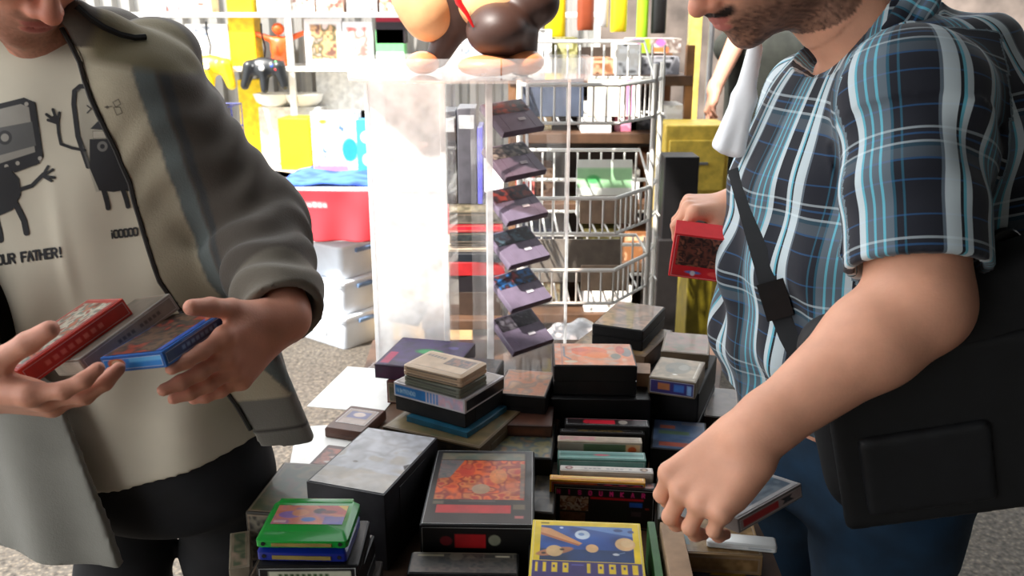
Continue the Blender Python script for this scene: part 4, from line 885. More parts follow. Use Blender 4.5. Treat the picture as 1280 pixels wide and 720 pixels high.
def art_gold(c, w, h):
    c.rect(0, 0, w, h, (30, 32, 50)).mottle([(34, 36, 54), (50, 50, 70), (24, 26, 40)], .02, 3).rect(0, 0, w, .002, (120, 112, 96)).poly([(w*.42, h*.2), (w*.5, h*.07), (w*.56, h*.16), (w*.64, h*.06), (w*.7, h*.16), (w*.82, h*.1), (w*.84, h*.2)], (176, 140, 30)).rect(w*.1, h*.25, w*.14, h*.7, (150, 150, 160)).rect(w*.35, h*.25, w*.39, h*.7, (140, 140, 150)).ell(w*.65, h*.42, .025, .006, (170, 150, 40), .5)
px_box('game_box', 'dark blue box with gold lettering at the bottom edge under the reaching hand', 'game box', (846, 762), (968, 768), .84, .095, .0595, M_black_r, None, [('top', art_gold)], 'carton')


# ---- dark cases filling the heap between the piles
fillers = [
 ((470, 612), (520, 618), .835, .12, .0545, (40, 32, 28), 'dark brown case between the grey-lidded box and the orange artwork case', (50, 40, 34)),
 ((500, 584), (540, 588), .86, .06, .0795, (26, 24, 26), 'narrow black case with dim coloured dots behind the orange artwork case', (44, 36, 34)),
 ((660, 640), (692, 642), .835, .16, .0545, (38, 32, 26), 'dark olive case wedged between the orange artwork case and the upright row', (84, 74, 54)),
 ((662, 560), (692, 562), .86, .12, .0795, (44, 34, 28), 'brown black case behind the dark olive wedge, left of the upright row', (90, 66, 50)),
 ((822, 648), (846, 650), .84, .10, .0595, (44, 40, 26), 'mossy brown case end between the upright row and the reaching hand', (86, 76, 40)),
 ((452, 566), (520, 574), .85, .05, .0695, (30, 26, 26), 'black case behind the grey-lidded box', (56, 46, 40)),
 ((560, 478), (612, 482), .85, .14, .0695, (34, 28, 28), 'dark case below the acrylic tower gap, right of the purple box', (70, 52, 44)),
 ((446, 660), (500, 668), .80, .12, .0195, (30, 26, 24), 'flat black case on the table right of the green cartridge heap', (50, 44, 38)),
 ((820, 600), (850, 604), .82, .11, .0395, (36, 34, 28), 'low dark case in front of the slate blue box', (70, 62, 44)),
]
for k, (a_, b_, z_, d_, h_, cc, lab, tc) in enumerate(fillers):
    px_box('game_case', lab, 'game case', a_, b_, z_, d_, h_, mat('fill_%d_%d_%d' % cc, cc, .5), 'dark cases filling the heap', [('top', worn([tc, cc, tuple(int(q * .8) for q in tc)], .014, k + 30, tuple(int(q * 1.1) for q in tc)))])

# ================================================================== ACRYLIC TOWER
CLR = mat_clear('clear_acrylic', white=.04, gloss=.16)
GLARE = mat_clear('hazy_acrylic', white=.52, gloss=.2, rough=.3)  # strong white scatter paints the daylight glare into the sheet
EDG = mat_clear('acrylic_edge', white=.6, gloss=.1, rough=.2)  # white scatter stands in for light glowing along the sheet edges
yA = .48
def Rz(a): return Matrix.Rotation(a, 3, 'Z')
tb = at(668, 462, z=TZ)
tower = thing('display_tower', 'clear acrylic display tower with cartridges on slanted shelves behind the heap', 'display stand', (0, 1.86, TZ))
HT = .63
# right column: near corner at u612, faces towards lower right
O = at(613, 462, z=TZ) - Vector((0, 1.86, TZ)); O.z = 0
def put(lx, ly, lz, ang, o): v = Rz(ang) @ Vector((lx, ly, 0)); return Vector((o.x + v.x, o.y + v.y, lz))
def panel(name, o, ang, x0, y0, x1, y1, z0, z1, m, th=.004):
    a = put(x0, y0, 0, ang, o); b = put(x1, y1, 0, ang, o); c = (a + b) / 2; L = (b - a).length; yaw = math.atan2(b.y - a.y, b.x - a.x)
    return MB().box((0, 0, 0), (L, th, z1 - z0), bev=.0008).build(name, m, tower, loc=(c.x, c.y, (z0 + z1) / 2), rot=(0, 0, yaw))
WA, DA = .185, .10
aA = math.radians(24)
panel('side_panel', O, aA, 0, 0, 0, DA, 0, HT, CLR); panel('side_panel', O, aA, WA, 0, WA, DA, 0, HT, CLR); panel('back_panel', O, aA, 0, DA, WA, DA, 0, HT, CLR)
panel('front_edge', O, aA, -.007, -.002, .007, -.002, 0, HT, EDG, .006); panel('front_edge', O, aA, WA-.003, -.002, WA+.003, -.002, 0, HT, EDG, .005)
panel('front_edge', O, aA, WA*.72, DA+.005, WA*.72+.006, DA+.005, 0, HT, EDG, .004)
# left column: daylight glare put into its panels as white scatter
O2 = at(474, 462, z=TZ) - Vector((0, 1.86, TZ)); O2.z = 0
aB = math.radians(-8); WB = .158
panel('side_panel', O2, aB, 0, 0, 0, .12, 0, HT, GLARE); panel('side_panel', O2, aB, WB, 0, WB, .12, 0, HT, CLR); panel('back_panel', O2, aB, 0, .12, WB, .12, 0, HT, CLR); panel('front_panel', O2, aB, 0, 0, WB, 0, 0, HT, GLARE)
panel('front_edge', O2, aB, WB-.006, -.004, WB+.006, -.004, 0, HT, EDG, .005); panel('front_edge', O2, aB, -.004, -.004, .004, -.004, 0, HT, EDG, .005)
# top tray and base, octagon-like plate
tp = [(-.33, -.03), (-.25, -.12), (-.02, -.13), (.16, -.06), (.16, .12), (-.04, .2), (-.28, .18)]
MB().prism(tp, HT, HT + .006).build('top_plate', mat_clear('top_acrylic', (255, 244, 238), white=.2, gloss=.2), tower)
mb = MB()
for i in range(len(tp)):
    a, b = Vector((*tp[i], 0)), Vector((*tp[(i + 1) % len(tp)], 0)); c_ = (a + b) / 2; yaw_ = math.atan2(b.y - a.y, b.x - a.x)
    mb.box((c_.x, c_.y, HT + .026), ((b - a).length - .003, .004, .04), R=Rz(yaw_))
mb.build('top_rim', mat_clear('rim_acrylic', white=.2, gloss=.12, rough=.1), tower)
MB().prism([(x * .98, y * .98) for x, y in tp], 0, .006).build('base_plate', CLR, tower)
# slanted shelf lips and their cartridges
loc1, loc6 = Vector((-.002, 1.955, 1.318)), Vector((.020, 1.865, .858))
from_rot = (math.radians(33), math.radians(-4), math.radians(36))
tops = [((96, 40, 30), (150, 60, 40)), ((120, 112, 104), (170, 160, 150)), ((130, 50, 40), (90, 34, 30)), ((40, 50, 60), (70, 90, 100)), ((40, 100, 160), (120, 40, 44)), ((90, 86, 92), (76, 72, 80))]
desc = ['with a red-brown picture, highest on the tower', 'with a grey and white picture, second from the tower top', 'with a dark red picture, third from the tower top', 'with a blackish green picture, fourth from the tower top', 'with a blue and red picture, fifth from the tower top', 'with a plain grey label, lowest on the tower']
for k in range(6):
    l = loc1.lerp(loc6, k / 5); t = thing('game_cartridge', 'dark purple-grey cartridge ' + desc[k], 'cartridge', l, from_rot, 'cartridges on the slanted tower shelves')
    w_, d_, h_ = .112, .100, .015
    MB().rings([(0, w_-.002, d_-.002, .003), (.001, w_, d_, .003), (h_-.003, w_, d_, .003), (h_, w_-.004, d_-.004, .003)]).box((-w_*.3, -d_*.1, h_), (.0015, d_*.7, .001)).box((w_*.3, -d_*.1, h_), (.0015, d_*.7, .001)).build('shell', mat('cart_purple', (106, 94, 112), .42, var=.08), t, True)
    c = Canvas(w_*.9, d_*.38, .002, (60, 50, 60)); c.mottle([tops[k][0], (40, 34, 40), tops[k][1]], .014, k + 2)
    link('label_sticker', c.mesh('label_sticker', (-w_*.45, d_*.45, h_), (w_*.45, d_*.45, h_), (-w_*.45, d_*.07, h_), .0006), PR, t, True)
    c = Canvas(.018, .009, .001, (190, 184, 190)); link('price_sticker', c.mesh('price_sticker', (.004, -.012, h_), (.022, -.012, h_), (.004, -.021, h_), .0014), PR, t, True)
    s = Euler(from_rot).to_matrix(); off = s @ Vector((0, 0, -.0035))
    q = l + off - Vector((0, 1.86, TZ))
    MB().box((0, 0, 0), (.122, .098, .004), bev=.0008).box((0, -.048, .006), (.122, .003, .014), bev=.0006).build('slanted_shelf', CLR, tower, loc=q, rot=from_rot)
# grey cartridges behind the glare-whitened column
cols = [(60, 60, 66), (150, 120, 110), (110, 116, 130), (190, 130, 130), (90, 84, 84)]
de = ['dark triangular-lying cartridge, topmost inside the hazy tower column', 'tan cartridge second from the top inside the hazy tower column', 'slate cartridge in the middle of the hazy tower column', 'pinkish cartridge low in the hazy tower column', 'dark brown cartridge at the bottom of the hazy tower column']
for k in range(5):
    l = at(512, 128 + k * 66, y=1.93); rot = (math.radians(32), 0, math.radians(-40 + 14 * (k % 3)))
    t = thing('game_cartridge', de[k], 'cartridge', l, rot, 'cartridges inside the hazy tower column')
    MB().rings([(0, .078, .063, .003), (.001, .08, .065, .003), (.012, .08, .065, .003), (.014, .077, .062, .003)]).build('shell', mat('cart_%d_%d_%d' % cols[k], cols[k], .4), t, True)
    q = l + Euler(rot).to_matrix() @ Vector((0, 0, -.003)) - Vector((0, 1.86, TZ))
    MB().box((0, 0, 0), (.10, .08, .004), bev=.0008).build('slanted_shelf', CLR, tower, loc=q, rot=rot)

# ---- dark upright cases and boxes seen through the gap of the tower
YP = 2.32
t = thing('side_table', 'small dark table behind the acrylic tower carrying stacked games', 'table', (-.135, YP + .12, 0))
MB().box((0, 0, .735), (.22, .32, .03), bev=.004).build('tabletop', M_dwood, t)
for sx in (-.09, .09):
    for sy in (-.13, .13): MB().box((sx, sy, .36), (.03, .03, .72)).build('leg', M_dwood, t)
pile = [(440, 412, (60, 44, 34), 'brown box at the bottom of the pile behind the acrylic tower'), (412, 392, (26, 20, 24), 'black box second from the bottom of the pile behind the tower'), (392, 376, (170, 32, 36), 'red box in the pile behind the acrylic tower'), (376, 366, (22, 26, 34), 'thin black box on the red one behind the tower')]
zz = .75
for v1, v0, cc, lab in pile:
    a = at(556, v1, y=YP); b = at(628, v0, y=YP); h_ = max(.012, b.z - a.z)
    t = cubby('game_box', lab, 'game box', 552, 400, 630, 380, YP, .2, cc, group='pile behind the acrylic tower', z0=0.0)
    bpy.data.objects.remove  # keep
    for ch in list(t.children): bpy.data.objects.remove(ch)
    MB().rings([(0, .148, .198, .002), (.001, .15, .2, .002), (h_ - .001, .15, .2, .002), (h_, .148, .198, .002)]).build('carton', mat('card_%d_%d_%d' % cc, cc, .5), t, True)
    t.location = (-.10, YP + .1, zz); t.rotation_euler = (0, 0, .03 * (len(lab) % 5 - 2)); zz += h_ + .0004
console_cart('big cream cartridge with a red stripe seen through the gap of the tower', (-.105, YP + .075, zz), .02, (206, 186, 164), True, s=1.35, group='pile behind the acrylic tower'); zz += .019 * 1.35 + .0004
for hh, cc, lab in ((.03, (40, 44, 44), 'dark green box above the big cream cartridge'), (.022, (190, 30, 44), 'bright red small box above the dark green one'), (.03, (70, 66, 60), 'grey brown box under the standing black cases'), (.024, (120, 112, 92), 'khaki box directly under the standing black cases')):
    gbox('game_box', lab, 'game box', (.145, .17, hh), (-.10, YP + .1, zz), (0, 0, .04), mat('card_%d_%d_%d' % cc, cc, .5), 'pile behind the acrylic tower', [('front', worn([cc, tuple(min(255, int(q * 1.5)) for q in cc), cc], .02, len(lab)))], 'carton'); zz += hh + .0004
ztop = at(560, 138, y=YP).z
for (u0, u1, cc, top, lab, nm) in ((552, 571, (20, 26, 36), 140, 'black standing case with a pale top label behind the tower gap', 'a'), (572, 596, (72, 70, 76), 136, 'dark grey standing case with a white top label behind the tower gap', 'b'), (597, 604, (84, 84, 206), 160, 'slim blue-violet case standing beside the dark grey one', 'c')):
    a = at(u0, 250, y=YP); b = at(u1, 250, y=YP); hh = at(u0, top, y=YP).z - zz
    t = thing('standing_case', lab, 'game case', ((a.x + b.x) / 2, YP + .08, zz), (0, 0, 0), 'cases standing behind the tower gap')
    w_ = b.x - a.x - .001
    MB().rings([(0, w_ - .003, .13, .003), (.002, w_, .134, .004), (hh - .003, w_, .134, .004), (hh, w_ - .003, .13, .003)]).build('case_shell', mat('card_%d_%d_%d' % cc, cc, .35), t, True)
    if nm != 'c':
        MB().box((0, -.0672, hh - .035), (w_ * .8, .001, .035)).build('end_label', mat('pale_label', (190, 190, 192), .5), t)

# ================================================================== FIGURINE ON THE TOWER
zt = TZ + HT + .0063
PEACH = mat('peach_plastic', (232, 176, 124), .5, var=.04); BROWN = mat('brown_plastic', (66, 42, 34), .5, var=.06); SOLE = mat('tan_plastic', (206, 130, 84), .4, var=.05)
fg = thing('toy_figure', 'large brown and peach figurine with big shoes standing on the acrylic tower', 'toy', (0, 0, 0))
def pb(name, f, lo, hi, m, h=.004):
    me, _ = sdf_mesh(name, f, lo, hi, h); return link(name, me, m, fg)
def bb(p, r): return [p[i] - r for i in range(3)], [p[i] + r for i in range(3)]
F1 = at(610, 78, y=1.86); F2 = at(528, 50, y=1.95)
def zed(v): return V3(*v)
foot_z = zt
f = U().add(p_ell((F1.x, F1.y - .01, foot_z + .022), (.062, .05, .022))).add(p_ell((F1.x + .075, F1.y + .02, foot_z + .028), (.04, .045, .026)), .01).cut(lambda P, d: np.maximum(d, (foot_z + .0005) - P[:, 2]))
pb('shoe_sole', f, (F1.x - .1, F1.y - .09, foot_z - .01), (F1.x + .14, F1.y + .1, foot_z + .07), SOLE)
K1 = at(622, 38, y=1.87)
f = U().add(p_ell((K1.x, K1.y, K1.z - .0), (.064, .07, .054))).add(p_ell((K1.x + .062, K1.y + .05, K1.z + .055), (.066, .06, .055)), .02).add(p_cap((K1.x + .04, K1.y + .03, K1.z - .02), (K1.x + .05, K1.y + .02, foot_z + .03), .045, .032), .02)
pb('brown_leg', f, (K1.x - .09, K1.y - .1, foot_z), (K1.x + .16, K1.y + .14, K1.z + .13), BROWN)
f = U().add(p_ell((F2.x, F2.y, foot_z + .024), (.036, .05, .024))).cut(lambda P, d: np.maximum(d, (foot_z + .0005) - P[:, 2]))
pb('shoe_sole', f, (F2.x - .06, F2.y - .08, foot_z - .01), (F2.x + .06, F2.y + .08, foot_z + .07), SOLE)
K2 = at(536, 8, y=1.95)
f = U().add(p_ell((K2.x, K2.y, K2.z), (.062, .06, .072))).add(p_ell((K2.x - .03, K2.y, K2.z + .03), (.05, .05, .06)), .02)
pb('peach_foot_dome', f, (K2.x - .1, K2.y - .08, K2.z - .09), (K2.x + .08, K2.y + .08, K2.z + .11), PEACH)
B0 = (-.07, 1.98, foot_z + .20)
f = U().add(p_ell(B0, (.12, .10, .12))).add(p_cap((B0[0] - .03, B0[1] - .02, B0[2] - .05), (F2.x + .03, F2.y + .01, foot_z + .035), .045, .024), .03).add(p_ell((B0[0], B0[1] - .01, B0[2] + .17), (.085, .08, .085)), .03).add(p_cap((B0[0] + .1, B0[1], B0[2] + .06), (B0[0] + .16, B0[1] - .06, B0[2] - .02), .03, .028), .02).add(p_cap((B0[0] - .1, B0[1], B0[2] + .06), (B0[0] - .15, B0[1] - .06, B0[2] - .02), .03, .028), .02)
pb('brown_body', f, (B0[0] - .2, B0[1] - .14, foot_z), (B0[0] + .21, B0[1] + .12, B0[2] + .28), BROWN, .006)
f = U().add(p_ell((B0[0] + .03, B0[1] - .07, B0[2] - .055), (.072, .05, .06)))
pb('peach_belly', f, (B0[0] - .06, B0[1] - .15, B0[2] - .14), (B0[0] + .12, B0[1] + .0, B0[2] + .03), PEACH)
f = U().add(p_ell((B0[0], B0[1] - .075, B0[2] + .15), (.05, .04, .04)))
pb('peach_muzzle', f, (B0[0] - .07, B0[1] - .13, B0[2] + .09), (B0[0] + .07, B0[1] - .02, B0[2] + .21), PEACH)
rp = [at(566, -20, y=1.84), at(574, 4, y=1.825), at(584, 18, y=1.82), at(592, 34, y=1.82)]
MB().tube(rp, [.010, .009, .006, .003], 8, flat=(1, .35)).build('red_ribbon', mat('ribbon_red', (196, 20, 24), .45), fg, True)

# ================================================================== WIRE BASKET STAND
WIRE = mat('white_wire', (236, 234, 228), .4, var=.03)
ws = thing('basket_stand', 'white wire basket stand with tiers behind the game heap', 'basket stand', (0, 0, 0))
yB = 2.22
posts = [(at(815, 200, y=yB + .17).x, yB + .17), (at(823, 200, y=yB + .28).x, yB + .28), (.02, yB + .28), (.02, yB + .03)]
mb = MB()
for x, y in posts: MB().tube([(x, y, 0), (x, y, 1.42)], .0075, 10).lathe([(.014, 0), (.014, .01), (.008, .012)], (x, y, 0), 12).build('post', WIRE, ws, True)
def tier(v_low, v_rimf, v_rimb):
    zl, zf, zb = at(740, v_low, y=yB).z, at(740, v_rimf, y=yB).z, at(740, v_rimb, y=yB + .2).z
    pl = [(.02, yB + .03), (.04, yB), (at(770, 250, y=yB).x, yB), posts[0], posts[1], posts[2]]
    b = thing  # geometry only below
    mb = MB()
    def ring(z, pts=pl, r=.0045, zb_=None): mb.tube([(x, y, (z if (i < 4 or zb_ is None) else zb_)) for i, (x, y) in enumerate(pts)], r, 6, closed=True)
    ring(zl); ring(zf, r=.0055)
    mb.tube([(.02, yB + .03, zf), (.02, yB + .24, zb), (posts[1][0] - .06, yB + .24, zb), (posts[0][0], posts[0][1], zf)], .005, 6)
    for i in range(3):
        (x0, y0), (x1, y1) = pl[i], pl[i + 1]; L = math.hypot(x1 - x0, y1 - y0); n = max(1, int(L / .0285))
        for k in range(n + 1): f = k / n; mb.tube([(x0 + (x1 - x0) * f, y0 + (y1 - y0) * f, zl), (x0 + (x1 - x0) * f, y0 + (y1 - y0) * f, zf)], .003, 6)
    (x0, y0), (x1, y1) = pl[5], pl[4]
    for k in range(13):
        f = k / 12; x = x0 + (x1 - x0) * f; mb.tube([(x, yB + .26, zl), (x, yB + .26, max(zf, zb - .01))], .003, 6)
        mb.tube([(x, y0 + (y1 - y0) * f - .0, zl), (x, (yB if x < pl[2][0] else yB + .17 * (x - pl[2][0]) / (pl[3][0] - pl[2][0] + 1e-6)), zl)], .003, 6)
    mb.build('basket', WIRE, ws, True); return zl
Z1 = tier(154, 106, 52); Z2_ = tier(292, 248, 190); Z3 = tier(379, 338, 298)
bx0, bx1 = .05, .27
def book(label, u0, u1, z, h_, cc, art=None, lean=.2, y=yB + .12, th=.012, name='booklet'):
    a, b = at(u0, 200, y=y), at(u1, 200, y=y); w_ = b.x - a.x
    t = thing(name, label, 'booklet', ((a.x + b.x) / 2, y, z + .004), (-lean, 0, 0), 'papers in the white wire baskets')
    MB().box((0, 0, h_ / 2), (w_, th, h_), bev=.001).build('pages', mat('card_%d_%d_%d' % cc, cc, .5), t)
    if art: c = Canvas(w_, h_, .004, cc); art(c, w_, h_); link('cover', c.mesh('cover', (-w_/2, -th/2, h_), (w_/2, -th/2, h_), (-w_/2, -th/2, 0), .001), mat_col('print_far', .5, dirt=.1), t, True)
book('cream booklet with a pink strip in the top white wire basket', 733, 798, Z1, .095, (238, 224, 204), lambda c, w, h: c.rect(w*.72, 0, w*.86, h, (236, 130, 170)).rect(w*.86, 0, w, h, (240, 238, 236)))
book('dark slate folder leaning in the top white wire basket', 650, 728, Z1, .10, (70, 78, 96))
book('white sheet with green print in the middle white wire basket', 722, 792, Z2_, .155, (236, 240, 232), lambda c, w, h: c.rect(0, h*.15, w, h*.5, (150, 220, 150), .8).ell(w*.3, h*.35, .02, .012, (90, 190, 110)), y=yB + .2)
book('brown cardboard piece in the middle white wire basket', 726, 800, Z2_, .075, (140, 116, 96), y=yB + .1)
book('tan carton piece low in the bottom white wire basket', 730, 790, Z3, .07, (150, 128, 108), y=yB + .1)
book('grey box leaning at the back of the bottom white wire basket', 640, 780, Z3, .12, (110, 100, 90), y=yB + .19, th=.03)
# crumpled white bag under the baskets
f = U().add(p_ell((.19, yB + .16, .60), (.13, .11, .11))).add(p_ell((.10, yB + .15, .52), (.12, .10, .12)), .05).add(p_ell((.2, yB + .16, .46), (.12, .10, .10)), .05)
f.cut(lambda P, d: d + .008 * np.sin(P[:, 0] * 70 + P[:, 2] * 40) * np.sin(P[:, 2] * 60 + P[:, 1] * 30))
me, _ = sdf_mesh('plastic_bag', f, (-.06, yB - .0, .3), (.36, yB + .32, .76), .008)
o = link('plastic_bag', me, mat('bag_white', (240, 240, 244), .35), None); props(o, 'stuffed white plastic bag below the lowest white wire basket', 'bag')
t = thing('storage_crate', 'grey crate under the white wire baskets carrying the stuffed white bag', 'crate', (.16, yB + .155, 0))
MB().rings([(0, .28, .2, .01), (.02, .3, .21, .012), (.35, .32, .23, .012), (.36, .34, .25, .012), (.375, .34, .25, .012)]).build('tub', mat('crate_grey', (120, 120, 124), .5), t, True)
# ================================================================== PEOPLE
def unit(v): v = V3(v); return v / np.linalg.norm(v)
def A(u, v, d): return V3(*at(u, v, d=d))
def rotv(v, axis, ang):
    axis = unit(axis); return v * math.cos(ang) + np.cross(axis, v) * math.sin(ang) + axis * (axis @ v) * (1 - math.cos(ang))
def hand(f, W, D, Nn, left, curls, thumb, s=1.0, spread=.10, k=.006, wr=.026):
    """W wrist, D towards the knuckles, Nn palm normal; curls (index..little) = (knuckle, middle, tip) bends; thumb = (out, across, bend1, bend2)"""
    D = unit(D); Nn = unit(V3(Nn) - D * (V3(Nn) @ D)); T = np.cross(Nn, D) * (1 if left else -1); tips = []
    # palm from four metacarpal rays
    kn = [(.036, .088), (.013, .092), (-.010, .087), (-.031, .078)]; rad = [.0092, .0095, .009, .008]; ln = [.070, .078, .072, .057]
    W = V3(W)
    f.add(p_cap(W - D * .02, W + D * .012, wr * s, wr * .98 * s), .02)
    for i, (t, l) in enumerate(kn):
        a = W + D * .015 * s + T * t * .55 * s; b = W + D * l * s + T * t * s - Nn * .002
        f.add(p_cap(a, b, .0155 * s, .0125 * s), .014)
    f.add(p_ell(W + D * .05 * s + Nn * .006 * s, (.036 * s, .042 * s, .014 * s), np.stack([T, D, Nn], 1)), .012)
    f.add(p_cap(W + D * .02 * s - T * .024 * s + Nn * .006 * s, W + D * .06 * s - T * .028 * s + Nn * .006 * s, .014 * s, .012 * s), .012)
    for i, (t, l) in enumerate(kn):
        p = W + D * l * s + T * t * s - Nn * .001; d = rotv(D, Nn, (1 if left else -1) * spread * (-1.5 + i) * -1 * -1)
        d = unit(D + T * (t * spread * 12)); ax = np.cross(d, Nn); n = Nn; r = rad[i] * s; cu = curls[i]; L = ln[i] * s
        f.add(p_ell(p - Nn * .002, (r * 1.12,) * 3), .006)
        for j, fr in enumerate((.46, .30, .24)):
            d = rotv(d, ax, cu[j]); q = p + d * L * fr; r2 = r * (.93 if j < 2 else .84)
            f.add(p_cap(p, q, r, r2), .0035 if j else .007)
            f.add(p_ell(q, (r2 * 1.03,) * 3), .002) if j < 2 else None
            p, r = q, r2
        tips.append(p)
    o, ac, b1, b2 = thumb
    p = W + D * .022 * s + T * .020 * s + Nn * .008 * s
    d = unit(D * math.cos(o) + T * math.sin(o) + Nn * ac); q = p + d * .046 * s
    f.add(p_cap(p, q, .0165 * s, .0125 * s), .014); ax = unit(np.cross(d, -T + Nn * .3)); p = q
    for L, a, ra, rb in ((.034, b1, .0118, .0105), (.027, b2, .0108, .0092)):
        d = rotv(d, ax, a); q = p + d * L * s; f.add(p_cap(p, q, ra * s, rb * s), .005); p = q
    tips.append(p)
    return tips, (T, D, Nn)

class Head:
    def __init__(s, pos, face, pitch, chin=True, sc=1.0, roll=0):
        """pos: world place of the chin; face: horizontal facing; pitch: head bowed by this angle"""
        F = unit(V3(face[0], face[1], 0)); Z = V3(0, 0, 1); X = np.cross(F, Z)
        F2 = F * math.cos(pitch) - Z * math.sin(pitch); Z2 = F * math.sin(pitch) + Z * math.cos(pitch)
        if roll: X, Z2 = X * math.cos(roll) + Z2 * math.sin(roll), -X * math.sin(roll) + Z2 * math.cos(roll)
        s.M = np.stack([-X * -1, -F2, Z2], 1); s.s = sc       # local x right, -y forward, z up
        s.c = V3(pos) - s.M @ V3(0, -.085, -.108) * sc
    def P(s, *p): return s.c + s.M @ (V3(*p) * s.s)
    def L(s, P): return (P - s.c) @ s.M / s.s
    def e(s, f, c, r, k=.012): f.add(p_ell(s.P(*c), V3(r) * s.s, s.M), k)
    def c2(s, f, a, b, ra, rb, k=.01): f.add(p_cap(s.P(*a), s.P(*b), ra * s.s, rb * s.s), k)
    def build(s, f, beard=0.0, nose=1.0):
        e, c2 = s.e, s.c2
        e(f, (0, .02, .035), (.074, .094, .088), .02); e(f, (0, -.022, -.018), (.060, .070, .090), .03)
        e(f, (0, -.028, -.078), (.050, .050, .034), .03); e(f, (0, -.072, -.096), (.022, .017, .016), .02)
        for q in (-1, 1):
            e(f, (q * .036, -.062, -.018), (.022, .020, .022), .02); e(f, (q * .045, .0, -.07), (.018, .03, .03), .02)
            e(f, (q * .024, -.082, .030), (.024, .012, .008), .012)
            e(f, (q * .076, .012, -.002), (.010, .019, .031), .006); e(f, (q * .074, .006, -.028), (.008, .010, .011), .006)
            e(f, (q * .0125 * nose, -.099, -.030), (.0090, .0115, .0085), .006)
        c2(f, (0, -.084, .020), (0, -.108, -.018), .0080, .0105 * nose, .010); e(f, (0, -.1125, -.0245), (.0125 * nose, .0125, .0115), .006)
        e(f, (0, -.076, -.052), (.030, .020, .024), .02)
        e(f, (0, -.0935, -.0535), (.021, .0075, .0050), .004); e(f, (0, -.0915, -.0635), (.018, .0080, .0058), .004)
        for q in (-1, 1): e(f, (q * .031, -.070, .0115), (.0122, .0122, .0122), .002)
        M, c, sc = s.M, s.c, s.s; slit = p_ell(s.P(0, -.1005, -.0586), V3(.019, .007, .0011) * sc, M)
        nos = [p_ell(s.P(q * .0072, -.104, -.0365), V3(.0036, .0045, .004) * sc, M) for q in (-1, 1)]
        eyl = [p_ell(s.P(q * .031, -.089, .0105), V3(.0135, .006, .0012) * sc, M) for q in (-1, 1)]
        eari = [p_ell(s.P(q * .086, .008, .002), V3(.006, .009, .016) * sc, M) for q in (-1, 1)]
        def post(P, d):
            m = np.linalg.norm(P - c, axis=1) < .17
            if not m.any(): return d
            Q = P[m]; dd = d[m]
            for g in [slit] + nos + eyl + eari: dd = np.maximum(dd, -g(Q))
            if beard:
                L = s.L(Q); w = np.clip((-.045 - L[:, 2]) / .02, 0, 1) * np.clip((-L[:, 1] + .03) / .03, 0, 1)
                mo = np.clip(1 - np.abs(L[:, 2] + .0445) / .007, 0, 1) * np.clip(1 - (np.abs(L[:, 0]) - .022) / .008, 0, 1) * (L[:, 1] < -.07)
                dd = dd - (w * .0022 + mo * .0035) * beard * (.7 + .6 * vnoise(L[:, 0] * 900 + L[:, 1] * 500 + 900, L[:, 2] * 700 + 900, 3))
            d = d.copy(); d[m] = dd; return d
        f.cut(post)
    def colour(s, P, C, skin, stub, hair, amt, mous=0, grey=0):
        L = s.L(P); x, y, z = L.T; n = np.linalg.norm(L, axis=1) < .16; nz = vnoise(x * 500 + 90, z * 500 + y * 400 + 90, 2)
        def mix(w, col):
            w = (np.clip(w, 0, 1) * n)[:, None]; C[:] = C * (1 - w) + lin(col) * w
        sm = lambda v, a, b: np.clip((v - a) / (b - a), 0, 1)
        mix(.5 * sm(-y, .04, .08) * (1 - sm(np.hypot(x * .8, (z + .028)), .01, .03)), (222, 128, 104))          # nose flush
        jaw = np.maximum(sm(-z, .040, .062) * sm(-y, -.05, -.01), sm(-z, .02, .05) * sm(np.abs(x), .042, .055) * (y < .04) * (y > -.06)) * (z > -.135)
        lipd = np.minimum((x / .023) ** 2 + ((z + .0535) / .0068) ** 2, (x / .020) ** 2 + ((z + .0640) / .0075) ** 2)
        gap = sm(lipd, .9, 1.3)
        mix(jaw * amt * (.55 + .45 * nz) * gap, stub)
        mo = sm(-z, .036, .041) * (1 - sm(-z, .049, .053)) * (1 - sm(np.abs(x), .026, .034)) * (y < -.06)
        mix(mo * mous * (.7 + .3 * nz), stub)
        mix((1 - sm(lipd, .8, 1.15)) * (y < -.075), (188, 110, 100))
        mix((1 - sm(np.abs(z - .034 - .004 * np.cos(x * 60)), .004, .0065)) * (1 - sm(np.abs(np.abs(x) - .031), .018, .024)) * (y < -.06) * .85, hair)
        ey = (((np.abs(x) - .031) / .0135) ** 2 + ((z - .0105) / .0018) ** 2 < 1) * (y < -.07); mix(ey * 1.0, (50, 34, 28))
        mix(sm(z, .062, .075) + sm(z, .0, .03) * sm(y, .03, .05), hair)

def hair_cap(head, f):
    M, c, s = head.M, head.c, head.s
    f.add(p_ell(head.P(0, .024, .04), V3(.081, .100, .093) * s, M), .01)
    def post(P, d):
        L = head.L(P); n = .0025 * np.sin(L[:, 0] * 260 + 6 * np.sin(L[:, 1] * 60)) * np.sin(L[:, 2] * 90)
        cut = np.maximum(-(L[:, 1] * .9 + L[:, 2] * .9 - .012), -(L[:, 2] + .035)); return np.maximum(d + n, cut)
    f.cut(post)

SKIN = mat_col('skin', .5, spec=.35, sss=.12, dirt=.07, scale=60, bump=.12, bscale=350)
def mk(name, f, lo, hi, h, m, parent, colfn=None, pcfn=None):
    me, P = sdf_mesh(name, f, lo, hi, h)
    if colfn is not None:
        C = colfn(P); set_col(me, C)
    if pcfn is not None:
        a = me.attributes.new('pc', 'FLOAT_VECTOR', 'POINT'); a.data.foreach_set('vector', pcfn(P).astype(np.float32).ravel())
    return link(name, me, m, parent), P
def const_col(c): return lambda P: np.repeat(lin(c)[None], len(P), 0)
def bnd(*ps, r=.1):
    Q = np.array(ps); return Q.min(0) - r, Q.max(0) + r
CLOTH_BUMP = 500

